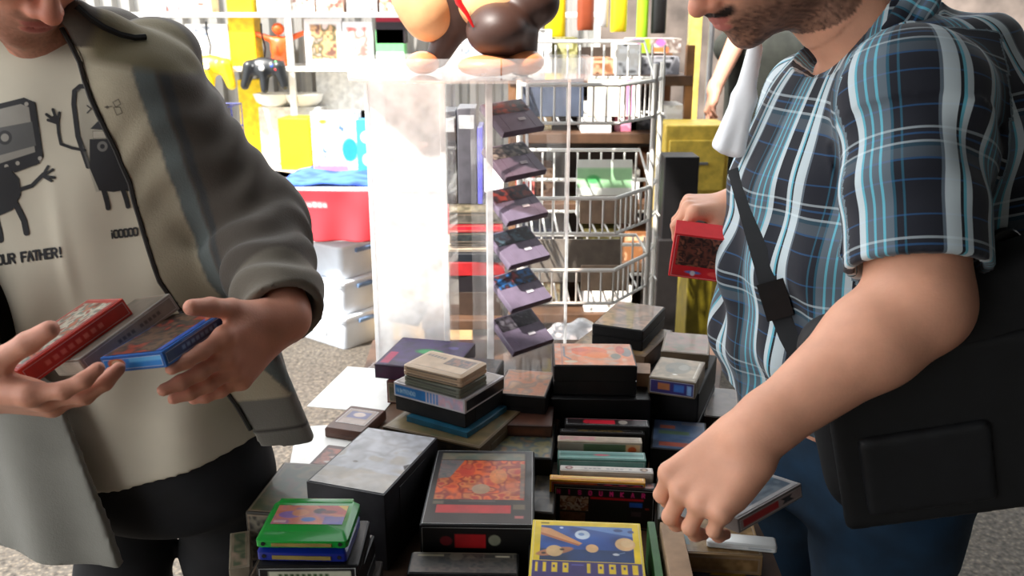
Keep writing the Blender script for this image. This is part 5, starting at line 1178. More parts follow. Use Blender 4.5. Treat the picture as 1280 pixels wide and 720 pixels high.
def person(label, loc): return thing('person', label, 'person', loc)
def local(o, root):   # meshes are modelled in world metres; shift them under their root
    o.location = -root.location

# ------------------------------------------------------------------ MAN IN THE HOODIE (left)
man = person('man in an open grey hoodie and printed cream shirt, holding three boxed games', (-.50, 1.23, 0))
Hd = Head(A(32, 60, 1.11), (math.sin(math.radians(52)), -math.cos(math.radians(52))), math.radians(46))
neck0 = V3(-.60, 1.255, 1.47)
shL, elL, wrL = A(176, 122, 1.19), A(318, 282, 1.24), A(358, 400, 1.09)
shR, elR, wrR = V3(-.80, 1.23, 1.43), V3(-.905, 1.12, 1.17), A(-48, 486, .93)
skinc = (218, 152, 126)
f = U()
f.add(p_loft([(.90, -.53, 1.235, .12, .085), (1.1, -.53, 1.24, .125, .085), (1.3, -.575, 1.255, .14, .09), (1.42, -.60, 1.262, .14, .08), (1.47, -.60, 1.262, .08, .06)]), .02)
f.add(p_cap(neck0 - V3(0, 0, .05), Hd.P(0, .03, -.055), .062, .054), .03)
Hd.build(f, beard=.35)
for (a, b, c) in ((shL, elL, wrL), (shR, elR, wrR)):
    f.add(p_cap(neck0 + V3(0, .01, -.06), a, .05, .052), .03); f.add(p_cap(a, b, .052, .042), .02)
    m_ = b + (c - b) * .3; f.add(p_cap(b, m_, .043, .045), .02); f.add(p_cap(m_, c, .045, .028), .015)
DL = V3(-.38, -.88, -.25); NL = V3(-.80, .50, .12)
hl, _ = hand(f, wrL + V3(-.012, -.006, 0), DL, NL, True, [(.10, .12, .1), (.16, .18, .12), (.22, .25, .15), (.3, .3, .2)], (.72, .02, .12, .1), s=1.02, spread=.02)
DR = V3(.93, -.05, -.10); NR = V3(.12, .55, .80)
hr, _ = hand(f, wrR, DR, NR, False, [(.2, .4, .3), (.22, .45, .3), (.3, .5, .35), (.35, .55, .4)], (.6, .45, .15, .1), s=1.05)
# legs inside the trousers keep the figure whole
hipL, hipR = V3(-.452, 1.235, .90), V3(-.605, 1.235, .90); knL, knR = V3(-.455, 1.26, .50), V3(-.63, 1.22, .50); anL, anR = V3(-.47, 1.31, .09), V3(-.66, 1.28, .09)
for a, b, c in ((hipL, knL, anL), (hipR, knR, anR)): f.add(p_cap(a, b, .06, .045), .03); f.add(p_cap(b, c, .045, .035), .02)
lo, hi = bnd(shL, elL, wrL, shR, elR, wrR, hl[0], hl[1], hr[1], anL, anR, r=.09); hi[2] = Hd.c[2] + .15; lo[1] = min(lo[1], .80)
def colfn(P):
    C = np.repeat(lin(skinc)[None], len(P), 0)
    n = vnoise(P[:, 0] * 60 + 50, P[:, 2] * 60 + P[:, 1] * 40, 5)[:, None]; C = C * (.92 + .12 * n)
    for t in (hl, hr):
        for q in t:
            w = np.clip(1 - np.linalg.norm(P - q, axis=1) / .022, 0, 1)[:, None] * .45; C = C * (1 - w) + lin((226, 150, 128)) * w
    Hd.colour(P, C, skinc, (96, 72, 58), (44, 32, 26), .62, .6); return C
o, _ = mk('body', f, lo, hi, .0032, SKIN, man, colfn); local(o, man)
f = U(); hair_cap(Hd, f); o, _ = mk('hair', f, Hd.c - .15, Hd.c + .16, .005, mat('dark_hair', (40, 30, 24), .6, var=.3, scale=300), man); local(o, man)

# shirt
def f_shirt():
    f = U().add(p_loft([(.80, -.53, 1.235, .160, .125), (.92, -.53, 1.235, .160, .125), (1.0, -.535, 1.235, .162, .124), (1.12, -.55, 1.24, .167, .124), (1.25, -.57, 1.25, .182, .128), (1.38, -.592, 1.258, .195, .124), (1.45, -.60, 1.265, .165, .10), (1.492, -.60, 1.262, .105, .080)]), .02)
    f.add(p_cap(neck0 + V3(0, 0, -.06), shL, .07, .066), .03).add(p_cap(neck0 + V3(0, 0, -.06), shR, .07, .066), .03).add(p_cap(neck0 - V3(0, 0, .02), Hd.P(0, .035, -.10), .066, .068), .02)
    for s_, e_ in ((shL, elL), (shR, elR)): f.add(p_cap(s_, s_ + (e_ - s_) * .55, .064, .058), .02)
    def fold(P, d):
        x, y, z = P.T; a = x + (z - 1.3) * .12
        w = .0030 * np.sin(a * 62 + 1.2 * np.sin(z * 9)) * np.clip((1.42 - z) / .3, 0, 1) + .0045 * np.exp(-((x - (-.588 + (z - 1.3) * -.06)) / .010) ** 2) * np.clip((1.36 - z) / .15, 0, 1) * np.clip((z - 1.12) / .1, 0, 1)
        w = w + .0025 * np.sin(z * 48 + x * 30) * np.clip((1.12 - z) / .12, 0, 1) * np.clip((z - .95) / .05, 0, 1) + .002 * np.sin(z * 26 - x * 44)
        hem = (.905 + (x + .50) * .26) - z
        return np.maximum(d - w, hem) + 0 * y
    nk = Hd.P(0, .035, -.105)
    def neckcut(P, d): return np.maximum(d, -(np.linalg.norm((P - nk) * V3(1, 1, .9), axis=1) - .072))
    return f.cut(fold).cut(neckcut)
fs = f_shirt()
SHIRT = mat('cream_shirt', (206, 196, 176), .85, var=.04, scale=7, bump=.1)
o, _ = mk('t_shirt', fs, (-.92, 1.05, .85), (-.33, 1.42, 1.56), .0042, SHIRT, man); local(o, man); shirt_me = o.data
shirt_bvh = bvh_of(shirt_me)

# print on the shirt: two little figures and lettering, laid on the cloth
def cloth_decal(name, u0, v0, u1, v1, res, paint, bvh, parent, m, off=.0012, d=1.1):
    c = Canvas(u1 - u0, v1 - v0, res, (0, 0, 0), alpha=True, x0=u0, y0=v0); c.px = res; paint(c)
    al = c.C[..., 3]; P = np.zeros((c.ny, c.nx, 3)); ok = al > -1; cam0 = Vector((0, 0, EYE))
    need = np.zeros_like(al, bool); need[:-1, :-1] |= False
    cell = (al[:-1, :-1] + al[1:, :-1] + al[:-1, 1:] + al[1:, 1:]) > .02
    pts = np.zeros_like(al, bool); pts[:-1, :-1] |= cell; pts[1:, :-1] |= cell; pts[:-1, 1:] |= cell; pts[1:, 1:] |= cell
    idx = -np.ones(al.shape, int); V = []; C = []
    for j, i in np.argwhere(pts):
        q = at(c.X[j, i], c.Y[j, i], d=1.0); dr = (q - cam0).normalized(); h, n, _, _ = bvh.ray_cast(cam0 + dr * .3, dr)
        if h is None: continue
        idx[j, i] = len(V); V.append(h - dr * off); C.append(c.C[j, i])
    Q = np.stack([idx[:-1, :-1], idx[1:, :-1], idx[1:, 1:], idx[:-1, 1:]], -1)[cell]; Q = Q[(Q >= 0).all(1)]
    me = fast_mesh(name, np.array(V), Q); set_col(me, np.array(C)); o = link(name, me, m, parent, True); o.location = -parent.location; return o
INK = (38, 36, 38)
def paint_print(c):
    K = INK
    # cassette figure
    c.poly([(-34, 138), (30, 122), (44, 128), (54, 196), (46, 206), (-30, 226)], K).poly([(-28, 143), (26, 130), (36, 134), (44, 190), (-24, 212)], (150, 144, 134))
    c.poly([(-24, 164), (40, 152), (45, 182), (-22, 200)], (92, 90, 88)).ell(6, 172, 9, 9, (56, 54, 54)).ell(6, 172, 5, 5, (150, 144, 134)).poly([(10, 206), (46, 194), (50, 204), (18, 216)], K)
    for x, y in ((33, 130), (50, 198), (-8, 212), (8, 208), (22, 204)): c.ell(x, y, 2.6, 2.6, (170, 162, 150))
    c.poly([(-16, 216), (10, 208), (24, 224), (26, 244), (16, 262), (-6, 272), (-26, 268)], K)
    c.path([(22, 238), (40, 232), (54, 218)], 5, K); 
    for q in ((66, 212), (68, 222), (60, 208), (64, 226)): c.path([(53, 220), q], 3.4, K)
    c.path([(20, 256), (30, 276), (33, 291)], 7.5, K).path([(-6, 268), (0, 292), (1, 300)], 7, K)
    # tall player figure
    c.path([(110, 208), (97, 170), (92, 130), (93, 114), (100, 108), (118, 108), (126, 113)], 6, K); c.poly([(96, 112), (124, 112), (150, 200), (150, 236), (120, 240), (104, 190)], (150, 144, 134), .25)
    c.path([(126, 113), (140, 150), (158, 210), (160, 236)], 6, K)
    c.poly([(112, 174), (146, 174), (158, 210), (163, 236), (142, 240), (124, 238), (112, 210)], K).ell(128, 183, 6.5, 6.5, (120, 116, 110)).ell(144, 181, 3.5, 5.5, (120, 116, 110)).ell(128, 183, 3, 3, K)
    c.poly([(113, 161), (123, 151), (135, 157), (138, 163)], K).rect(116, 164, 140, 173, (176, 166, 150))
    c.path([(109, 132), (114, 136), (109, 141)], 1.6, K).path([(130, 130), (124, 135), (130, 139)], 1.6, K).path([(133, 135), (140, 133)], 1.4, K)
    c.path([(106, 188), (90, 185), (76, 180), (73, 166), (72, 154)], 3.6, K)
    for q in ((58, 143), (66, 137), (74, 141), (60, 150)): c.path([(72, 154), q], 3.6, K)
    c.ell(69, 149, 5, 5, K)
    c.path([(129, 236), (134, 254), (135, 260)], 6, K).path([(154, 238), (158, 250), (160, 258)], 6, K)
    c.text('OUR FATHER!', -4, 320, 11, K, wt=.26, sp=1.22, rot=-.13)
    c.text('^OOOOO', 137, 289, 9.0, K, wt=.26, sp=1.2, rot=-.12)
cloth_decal('shirt_print', -40, 100, 185, 345, .8, lambda c: paint_print(c), shirt_bvh, man, mat_col('print_ink', .8, dirt=.1, alpha=True))

# hoodie: open zip jacket, front panels folded back
EDG1 = np.array([(1.60, -.60), (1.523, -.572), (1.446, -.535), (1.329, -.490), (1.2, -.462), (1.12, -.420), (1.02, -.372), (.96, -.350), (.8, -.32)])[::-1]
EDG2 = np.array([(1.60, -.50), (1.50, -.487), (1.35, -.445), (1.19, -.405), (1.11, -.362), (1.05, -.315), (.99, -.276), (.8, -.2)])[::-1]
EDGL = np.array([(1.60, -.64), (1.45, -.68), (1.3, -.73), (1.2, -.75), (1.12, -.70), (1.06, -.605), (.965, -.578), (.86, -.552), (.75, -.53)])[::-1]
def f_hoodie():
    f = U().add(p_loft([(.76, -.545, 1.225, .235, .165), (.88, -.55, 1.225, .222, .160), (.97, -.555, 1.225, .220, .156), (1.05, -.56, 1.228, .208, .150), (1.15, -.57, 1.235, .203, .146), (1.3, -.585, 1.25, .205, .144), (1.40, -.60, 1.262, .205, .132), (1.46, -.605, 1.27, .165, .11), (1.50, -.605, 1.28, .115, .095)]), .02)
    for s_, e_, w_ in ((shL, elL, wrL), (shR, elR, wrR)):
        f.add(p_cap(neck0 + V3(0, .02, -.055), s_, .072, .072), .03); f.add(p_cap(s_, e_, .073, .070), .03)
        wx = w_ + (w_ - e_) * -.06; f.add(p_cap(e_, wx, .070, .052), .03)
    f.add(p_box((-.352, 1.128, 1.03), (.050, .016, .12), .014, np.array(Euler((math.radians(4), math.radians(-17), math.radians(14))).to_matrix())), .03)
    for q in ((-.70, 1.30, 1.49), (-.60, 1.37, 1.50), (-.505, 1.30, 1.485)): f.add(p_ell(q, (.06, .06, .045)), .03)
    f.add(p_cap((-.53, 1.20, 1.50), (-.455, 1.24, 1.462), .034, .028), .02); f.add(p_cap((-.53, 1.20, 1.50), (-.545, 1.16, 1.53), .03, .02), .02)
    def fold(P, d):
        x, y, z = P.T; w = .0
        for s_, e_, w_ in ((shL, elL, wrL), (shR, elR, wrR)):
            for a, b, amp in ((s_, e_, .004), (e_, w_, .0055)):
                ab = b - a; L = np.linalg.norm(ab); t = ((P - a) @ ab) / L / L; r = np.linalg.norm(P - a - np.clip(t, 0, 1)[:, None] * ab, axis=1)
                w = w + amp * np.sin(t * L * 120 + 2.0 * np.sin((x + y) * 30)) * np.clip(1.3 - r / .1, 0, 1) * np.clip(t * 4, 0, 1) * np.clip((1.0 - t) * 6, 0, 1)
        w = w + .005 * np.sin(x * 55 + z * 7) * np.clip((1.15 - z) / .3, 0, 1)
        return d - w
    inner = p_loft([(.70, -.545, 1.225, .223, .150), (.88, -.55, 1.225, .210, .147), (.97, -.555, 1.225, .208, .144), (1.05, -.56, 1.23, .196, .139), (1.15, -.57, 1.237, .191, .135), (1.3, -.585, 1.25, .196, .132), (1.40, -.60, 1.262, .190, .118), (1.55, -.605, 1.275, .10, .08)])
    def carve(P, d):
        x, y, z = P.T
        e1 = np.interp(z, EDG1[:, 0], EDG1[:, 1]); el = np.interp(z, EDGL[:, 0], EDGL[:, 1])
        op = np.maximum(np.maximum(x - e1, el - x), y - 1.235)          # the open front
        d = np.maximum(d, -op)
        d = np.maximum(d, -np.maximum(inner(P), z - 1.42))
        bot = np.where(x > -.42, .952 + .10 * np.clip(-.30 - x, 0, .1), .80) - z
        d = np.maximum(d, bot)
        for s_, e_, w_ in ((shL, elL, wrL), (shR, elR, wrR)):           # cut sleeves open at the cuff
            ax = unit(w_ - e_); wx = w_ - ax * .012; t = (P - wx) @ ax; r = np.linalg.norm(P - wx - t[:, None] * ax, axis=1)
            d = np.where(r < .075, np.maximum(d, np.minimum(t, .05)), d); d = np.maximum(d, -np.maximum(r - .040, -(t + .035)))
        nk = Hd.P(0, .03, -.09); d = np.maximum(d, -(np.linalg.norm(P - nk, axis=1) - .088)); return d
    return f.cut(fold).cut(carve)
HOOD = mat_col('hoodie_cloth', .85, spec=.2, dirt=.14, scale=14, bump=.25, bscale=420, sheen=.2)
def hood_col(P):
    C = np.repeat(lin((84, 76, 68))[None], len(P), 0); x, y, z = P.T
    e1 = np.interp(z, EDG1[:, 0], EDG1[:, 1]); e2 = np.interp(z, EDG2[:, 0], EDG2[:, 1])
    fr = (y < 1.215) & (z < 1.49)
    def mix(w, c): C[:] = C * (1 - w[:, None]) + lin(c) * w[:, None]
    sm = lambda v, a, b: np.clip((v - a) / (b - a), 0, 1)
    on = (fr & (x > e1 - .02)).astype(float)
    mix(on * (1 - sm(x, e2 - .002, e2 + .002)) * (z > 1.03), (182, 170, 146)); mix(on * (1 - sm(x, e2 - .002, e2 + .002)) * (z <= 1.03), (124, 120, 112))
    mix(on * sm(x, e2 - .002, e2 + .002) * (1 - sm(x, e2 + .02, e2 + .024)), (104, 110, 108))
    mix(on * sm(x, e2 + .024, e2 + .028) * (1 - sm(x, e2 + .034, e2 + .038)), (66, 66, 66))
    mix(((x < -.5) & (z < 1.14) & (y < 1.235)).astype(float), (128, 126, 118))
    mix((1 - sm(np.linalg.norm(P - V3(-.49, 1.22, 1.485), axis=1), .070, .080)) * sm(z, 1.448, 1.456), (116, 106, 80)); mix(((z < .985) & (z > .978) & (x > -.42)).astype(float), (70, 66, 62))
    ax = unit(wrL - elL); t = (P - wrL) @ ax; mix((sm(t, -.075, -.07) * (np.linalg.norm(P - wrL, axis=1) < .12)), (118, 110, 98))
    return C
fh = f_hoodie()
o, _ = mk('hoodie', fh, (-1.02, .88, .74), (-.16, 1.46, 1.60), .0042, HOOD, man, hood_col); local(o, man); hood_me = o.data
hbv = bvh_of(hood_me)
def on_surface(bvh, pts, off, d0=.4):
    out = []; cam0 = Vector((0, 0, EYE))
    for u, v in pts:
        dr = (at(u, v, d=1) - cam0).normalized(); h, n, _, _ = bvh.ray_cast(cam0 + dr * d0, dr)
        if h is not None: out.append(h - dr * off)
    return out
zp = [Vector((float(np.interp(z, EDG1[:, 0], EDG1[:, 1])), 0, z)) for z in np.linspace(1.515, .985, 26)]
zl = []
for q in zp:
    h, n, _, _ = hbv.ray_cast(Vector((q.x + .006, .7, q.z)), Vector((0, 1, 0)))
    if h is not None and h.y < 1.2: zl.append(h + Vector((-.006, -.001, 0)) - man.location)
if len(zl) > 2: MB().tube(zl, .0032, 6).build('zipper', mat('zip_dark', (50, 46, 44), .5, metal=.3), man, True)
pl = on_surface(hbv, [(96, 8), (112, 22), (130, 34), (150, 43), (168, 47), (182, 46)], .003)
if len(pl) > 2: MB().tube([q - man.location for q in pl], .0042, 6).build('collar_piping', M_black_r, man, True)
cloth_decal('panel_print', 118, 110, 170, 160, .8, lambda c: c.path([(131, 134), (140, 133)], 1.2, INK, .6).path([(141, 128), (148, 124), (151, 130), (145, 134), (141, 128)], 1.2, INK, .6).path([(142, 134), (150, 134), (153, 141), (146, 144), (142, 134)], 1.2, INK, .6).ell(134, 134, 2, 2, INK, .6), hbv, man, mat_col('print_ink', .8, dirt=.1, alpha=True))
# trousers and shoes
f = U().add(p_loft([(.80, -.53, 1.24, .145, .118), (.92, -.53, 1.24, .152, .118), (.97, -.535, 1.24, .145, .108), (1.03, -.54, 1.24, .135, .10)]), .02)
for a, b, c in ((hipL, knL, anL), (hipR, knR, anR)): f.add(p_cap(a - V3(0, 0, .03), b, .077, .070), .02); f.add(p_cap(b, c, .074, .058), .03)
f.cut(lambda P, d: d - .003 * np.sin(P[:, 2] * 60 + P[:, 0] * 30)).cut(lambda P, d: np.maximum(d, .05 - P[:, 2]))
o, _ = mk('trousers', f, (-.80, 1.05, .03), (-.28, 1.45, 1.05), .006, mat('black_denim', (20, 20, 24), .85, var=.15, scale=30), man); local(o, man)
def shoe(an, face, parent, col, h=.004):
    F = V3(face[0], face[1], 0); F = unit(F); S_ = V3(-F[1], F[0], 0); b = V3(an[0], an[1], 0); Rm = np.stack([S_, F, V3(0, 0, 1)], 1)
    f = U().add(p_ell(b + F * .06 + V3(0, 0, .035), (.045, .13, .042), Rm)).add(p_cap(b + V3(0, 0, .11), b + V3(0, 0, .05), .046, .046), .03).add(p_ell(b + F * .13 + V3(0, 0, .03), (.045, .06, .034), Rm), .02)
    f.cut(lambda P, d: np.maximum(d, .001 - P[:, 2])); q = b + F * .06
    o, _ = mk('shoe', f, (q[0] - .2, q[1] - .2, -.01), (q[0] + .2, q[1] + .2, .17), h, mat('shoe_%d' % col[0], col, .6), parent); local(o, parent)
for an in (anL, anR): shoe(an, (.15, -1), man, (60, 54, 50))

# the three boxes he holds
def held(name, label, cat, size, loc, rot, m, arts, group):
    R_ = Euler(rot).to_matrix(); return gbox(name, label, cat, size, loc, rot, m, group, arts, 'carton', .0011)
held('game_box', 'red boxed game held leftmost in the hooded man\'s fingers', 'game box', (.096, .136, .022), (-.516, .965, 1.160), (.376, -.216, -.714), mat('red_card', (196, 50, 36), .42, var=.05),
     [('top', lambda c, w, h: c.rect(0, 0, w, h, (186, 60, 50)).mottle([(150, 60, 44), (206, 196, 176), (110, 120, 110), (190, 110, 80), (80, 60, 50)], .013, 6, w*.08, h*.05, w*.92, h*.95)), ('right', lambda c, w, h: [c.rect(0, 0, w, h, (186, 44, 34)), [c.rect(w*(.18+.075*k), h*.34, w*(.225+.075*k), h*.68, (226, 120, 104), .8) for k in range(8)]]), ('front', lambda c, w, h: c.rect(0, 0, w, h, (222, 70, 44)))], 'boxes held by the hooded man')
held('game_box', 'grey boxed game held between the red and the blue one', 'game box', (.087, .128, .022), (-.461, .982, 1.161), (.374, -.268, -.700), mat('grey_card', (150, 142, 132), .5, var=.06),
     [('top', worn([(120, 108, 96), (100, 90, 80)], .02, 3)), ('right', lambda c, w, h: [c.rect(0, 0, w, h, (146, 138, 128)), [c.rect(w*(.35+.05*k), h*.35, w*(.385+.05*k), h*.62, (74, 70, 68), .8) for k in range(10) if k != 4]]), ('front', lambda c, w, h: c.rect(0, 0, w, h, (190, 184, 172)).rect(w*.3, h*.2, w*.95, h*.85, (206, 202, 190)))], 'boxes held by the hooded man')
held('game_box', 'blue boxed game held rightmost, resting on the hooded man\'s fingers', 'game box', (.080, .131, .018), (-.382, .938, 1.172), (.059, -.19, -.262), mat('blue_card', (24, 96, 176), .42, var=.05),
     [('top', lambda c, w, h: c.rect(0, 0, w, h, (70, 60, 48)).mottle([(60, 52, 42), (110, 80, 60), (50, 44, 40), (150, 60, 40)], .014, 5).rect(w*.9, 0, w, h, (30, 80, 170)).poly([(w*.6, 0), (w, 0), (w, h*.35)], (180, 90, 60))),
      ('right', lambda c, w, h: [c.rect(0, 0, w, h, (12, 52, 104)), [c.rect(w*(.22+.07*k), h*.3, w*(.265+.07*k), h*.66, (110, 150, 196), .8) for k in range(8)]]),
      ('front', lambda c, w, h: c.rect(0, 0, w, h, (30, 130, 214)).ell(w*.22, h*.45, .011, .0065, (200, 120, 80)).ell(w*.22, h*.4, .006, .0035, (226, 196, 160)).rect(w*.45, h*.05, w, h*.45, (110, 190, 240), .8))], 'boxes held by the hooded man')

# ------------------------------------------------------------------ MAN IN THE PLAID SHIRT (right)
pm = person('bearded man in a blue and white plaid shirt reaching over the table', (.52, 1.26, 0))
FW = unit(V3(-.92, -.39, 0)); SD = V3(.39, -.92, 0); SD = unit(SD)
skin2 = (228, 166, 136)
H2 = Head(A(930, 60, 1.19), (-.93, -.36), math.radians(38), sc=1.03)
nk2 = V3(.535, 1.24, 1.50)
sL, eL_, wL = V3(.475, 1.075, 1.43), A(1148, 380, 1.00), A(943, 543, 1.0)
sR, eR_, wR = V3(.475, 1.43, 1.40), V3(.47, 1.53, 1.17), A(922, 258, 1.43)
f = U()
f.add(p_loft([(.85, .52, 1.26, .15, .11), (1.05, .50, 1.25, .16, .13), (1.3, .51, 1.25, .17, .13), (1.44, .54, 1.25, .16, .11), (1.50, .55, 1.25, .1, .08)], e1=(SD[0], SD[1])), .02)
f.add(p_cap(nk2 - V3(0, 0, .05), H2.P(0, .035, -.05), .068, .060), .03); H2.build(f, beard=1.0, nose=1.08)
for (a, b, c, fat) in ((sL, eL_, wL, 1), (sR, eR_, wR, .95)):
    f.add(p_cap(nk2 + V3(0, 0, -.07), a, .06, .06), .03); f.add(p_cap(a, b, .062, .056), .02)
    m_ = b + (c - b) * .28; f.add(p_cap(b, m_, .056 * fat, .053 * fat), .02); f.add(p_cap(m_, c, .053 * fat, .031), .02)
dL = V3(-.60, -.16, -.62); nL = V3(.42, .55, -.62)
h2l, fr2 = hand(f, wL, dL, nL, True, [(.75, .75, .35), (.65, .80, .4), (.65, .80, .4), (.7, .8, .45)], (.55, .55, .2, .2), s=1.12, wr=.029)
dR = V3(-.9, -.1, .0); nR = V3(-.05, .10, -.95)
h2r, _ = hand(f, wR, dR, nR, False, [(.9, .8, .4), (.95, .8, .4), (1.0, .8, .4), (1.05, .8, .4)], (.7, .5, -.1, .0), s=.92)
hpL, hpR = V3(.56, 1.17, .86), V3(.48, 1.36, .86); kL, kR = V3(.55, 1.16, .48), V3(.47, 1.37, .48); aL2, aR2 = V3(.60, 1.15, .09), V3(.53, 1.38, .09)
for a, b, c in ((hpL, kL, aL2), (hpR, kR, aR2)): f.add(p_cap(a, b, .07, .05), .03); f.add(p_cap(b, c, .05, .04), .02)
def colfn(P):
    C = np.repeat(lin(skin2)[None], len(P), 0); n = vnoise(P[:, 0] * 50 + 50, P[:, 2] * 50 + P[:, 1] * 40, 5)[:, None]; C = C * (.93 + .1 * n)
    for t in (h2l, h2r):
        for q in t:
            w = np.clip(1 - np.linalg.norm(P - q, axis=1) / .03, 0, 1)[:, None] * .5; C = C * (1 - w) + lin((226, 140, 124)) * w
    H2.colour(P, C, skin2, (34, 22, 18), (26, 18, 16), .93, 1.6); return C
lo, hi = bnd(sL, eL_, wL, sR, eR_, wR, h2l[1], h2r[1], aL2, aR2, r=.09); hi[2] = H2.c[2] + .16; lo[0] = min(lo[0], H2.c[0] - .16); lo[2] = .03
o, _ = mk('body', f, lo, hi, .0032, SKIN, pm, colfn); local(o, pm)
f = U(); hair_cap(H2, f); o, _ = mk('hair', f, H2.c - .16, H2.c + .17, .005, mat('black_hair', (22, 18, 16), .6, var=.3, scale=300), pm); local(o, pm)

def plaid():
    m, N, K, P = nodes('plaid_cotton')
    a = N.new('ShaderNodeAttribute'); a.attribute_name = 'pc'; sx = N.new('ShaderNodeSeparateXYZ'); K.new(a.outputs['Vector'], sx.inputs[0])
    NV = (8, 11, 27); WH = (206, 218, 222); GR = (96, 108, 118); CY = (104, 186, 206); BK = (6, 7, 14); TE = (30, 84, 104); BL = (34, 96, 150)
    def ramp(sock, per, st):
        d = N.new('ShaderNodeMath'); d.operation = 'DIVIDE'; d.inputs[1].default_value = per; K.new(sock, d.inputs[0])
        fr = N.new('ShaderNodeMath'); fr.operation = 'FRACT'; K.new(d.outputs[0], fr.inputs[0])
        r = N.new('ShaderNodeValToRGB'); r.color_ramp.interpolation = 'CONSTANT'; cr = r.color_ramp
        cr.elements[0].position = 0; cr.elements[0].color = L4(st[0][1]); cr.elements.remove(cr.elements[1])
        for p, c in st[1:]: e = cr.elements.new(p); e.color = L4(c)
        K.new(fr.outputs[0], r.inputs[0]); return r
    U_ = ramp(sx.outputs[0], .150, [(0, WH), (.045, CY), (.07, BK), (.09, WH), (.20, GR), (.225, NV), (.46, TE), (.475, NV), (.52, TE), (.54, GR), (.60, CY), (.62, GR), (.67, CY), (.69, GR), (.74, CY), (.76, WH), (.82, NV)])
    V_ = ramp(sx.outputs[1], .125, [(0, NV), (.26, BL), (.275, NV), (.44, BL), (.46, GR), (.56, TE), (.60, WH), (.625, NV), (.68, BL), (.70, NV), (.74, WH), (.765, NV), (.95, BL), (.965, NV)])
    mx = N.new('ShaderNodeMix'); mx.data_type = 'RGBA'; mx.blend_type = 'MIX'; mx.inputs[0].default_value = .30
    K.new(U_.outputs[0], mx.inputs[6]); K.new(V_.outputs[0], mx.inputs[7])
    # whichever thread runs on top keeps light stripes light
    ml = N.new('ShaderNodeMix'); ml.data_type = 'RGBA'; ml.blend_type = 'LIGHTEN'; ml.inputs[0].default_value = .5; K.new(mx.outputs[2], ml.inputs[6]); K.new(U_.outputs[0], ml.inputs[7])
    m2 = N.new('ShaderNodeMix'); m2.data_type = 'RGBA'; m2.blend_type = 'LIGHTEN'; m2.inputs[0].default_value = .15; K.new(ml.outputs[2], m2.inputs[6]); K.new(V_.outputs[0], m2.inputs[7])
    K.new(m2.outputs[2], P.inputs['Base Color']); P.inputs['Roughness'].default_value = .85; P.inputs['Sheen Weight'].default_value = .15
    return m
PLAID = plaid()
tor = [(.94, .525, 1.265, .205, .160), (1.0, .518, 1.258, .215, .172), (1.08, .514, 1.25, .222, .180), (1.2, .516, 1.25, .222, .182), (1.33, .525, 1.25, .215, .176), (1.42, .538, 1.25, .205, .160), (1.48, .55, 1.25, .165, .125), (1.53, .552, 1.25, .10, .095)]
def f_plaid():
    f = U().add(p_loft(tor, e1=(SD[0], SD[1])), .02)
    f.add(p_cap(nk2 + V3(.01, .0, -.085), sL, .085, .086), .04).add(p_cap(nk2 + V3(0, 0, -.085), sR, .085, .078), .04)
    f.add(p_cap(nk2 + V3(0, 0, -.03), nk2 + unit(H2.P(0, .03, -.06) - nk2) * .055, .082, .076), .02)
    hL = sL + (eL_ - sL) * .84; hR = sR + (eR_ - sR) * .8
    f.add(p_cap(sL, hL, .080, .079), .03).add(p_cap(sR, hR, .074, .068), .03)
    ax = unit(eL_ - sL); axr = unit(eR_ - sR); nv = unit(H2.P(0, .03, -.06) - nk2)
    def post(P, d):
        x, y, z = P.T; fw = (P - V3(.51, 1.25, 0)) @ FW; sd = (P - V3(.51, 1.25, 0)) @ SD
        w = .006 * np.sin(sd * 60 + z * 12 + 1.5 * np.sin(z * 11)) * np.clip((1.38 - z) / .2, 0, 1) + .004 * np.sin(z * 42 + sd * 34) * np.clip((1.30 - z) / .2, 0, 1) + .004 * np.sin(z * 50 - x * 40)
        w = w * np.clip((np.linalg.norm(P - sL, axis=1) - .06) / .1, 0.25, 1)
        t = (P - sL) @ ax; r = np.linalg.norm(P - sL - t[:, None] * ax, axis=1); L = np.linalg.norm(hL - sL)
        arm_ = (r < .1) & (t > .03); w = np.where(arm_, w * np.clip((L - .05 - t) / .06, 0, 1) + .004 * np.sin(t * 46 + 3 * np.sin(x * 18)) * np.clip((L - .04 - t) / .05, 0, 1), w)
        d = d - w
        # sleeve hem is open: the arm comes out of it
        d = np.where((r < .11) & (t > L * .7) & (y < 1.03), np.maximum(d, t - L), d); d = np.where((t > L - .03) & (r < .09), np.maximum(d, -(r - .0668)), d)
        t2 = (P - sR) @ axr; r2 = np.linalg.norm(P - sR - t2[:, None] * axr, axis=1); d = np.where((r2 < .10) & (t2 > .1) & (y > 1.42), np.maximum(d, t2 - np.linalg.norm(hR - sR)), d)
        d = np.maximum(d, (.965 + .05 * np.clip(fw, -1, 1) + .006 * np.sin(sd * 30)) - z)
        tn = (P - nk2) @ nv; rn = np.linalg.norm(P - nk2 - tn[:, None] * nv, axis=1); d = np.where(tn > 0, np.maximum(d, -(rn - .070)), d); d = np.where(rn < .11, np.maximum(d, tn - .07 ), d)
        return d
    return f.cut(post), hL, ax
fp, hemL, axL = f_plaid()
def pc_t(P):
    q = P - V3(.51, 1.25, 0); a = np.arctan2(q @ SD, q @ FW); out = np.zeros((len(P), 3)); out[:, 0] = a * .185 + .43 + .006 * np.sin(P[:, 2] * 22); out[:, 1] = P[:, 2] + .03 + (q @ FW) * .12
    e1 = unit(np.cross(axL, V3(0, 1, 0))); e2 = np.cross(axL, e1); r = P - sL; t = r @ axL; rad = np.linalg.norm(r - t[:, None] * axL, axis=1)
    an = np.arctan2(r @ e2, r @ e1)
    m = (P[:, 1] < 1.14 + 0 * t) & (t > -.10) & (rad < .112) & ((P - V3(.51, 1.25, 0)) @ SD > .115)
    out[m, 0] = (an * .078 + .352)[m]; out[m, 1] = (-t + .41)[m]; return out
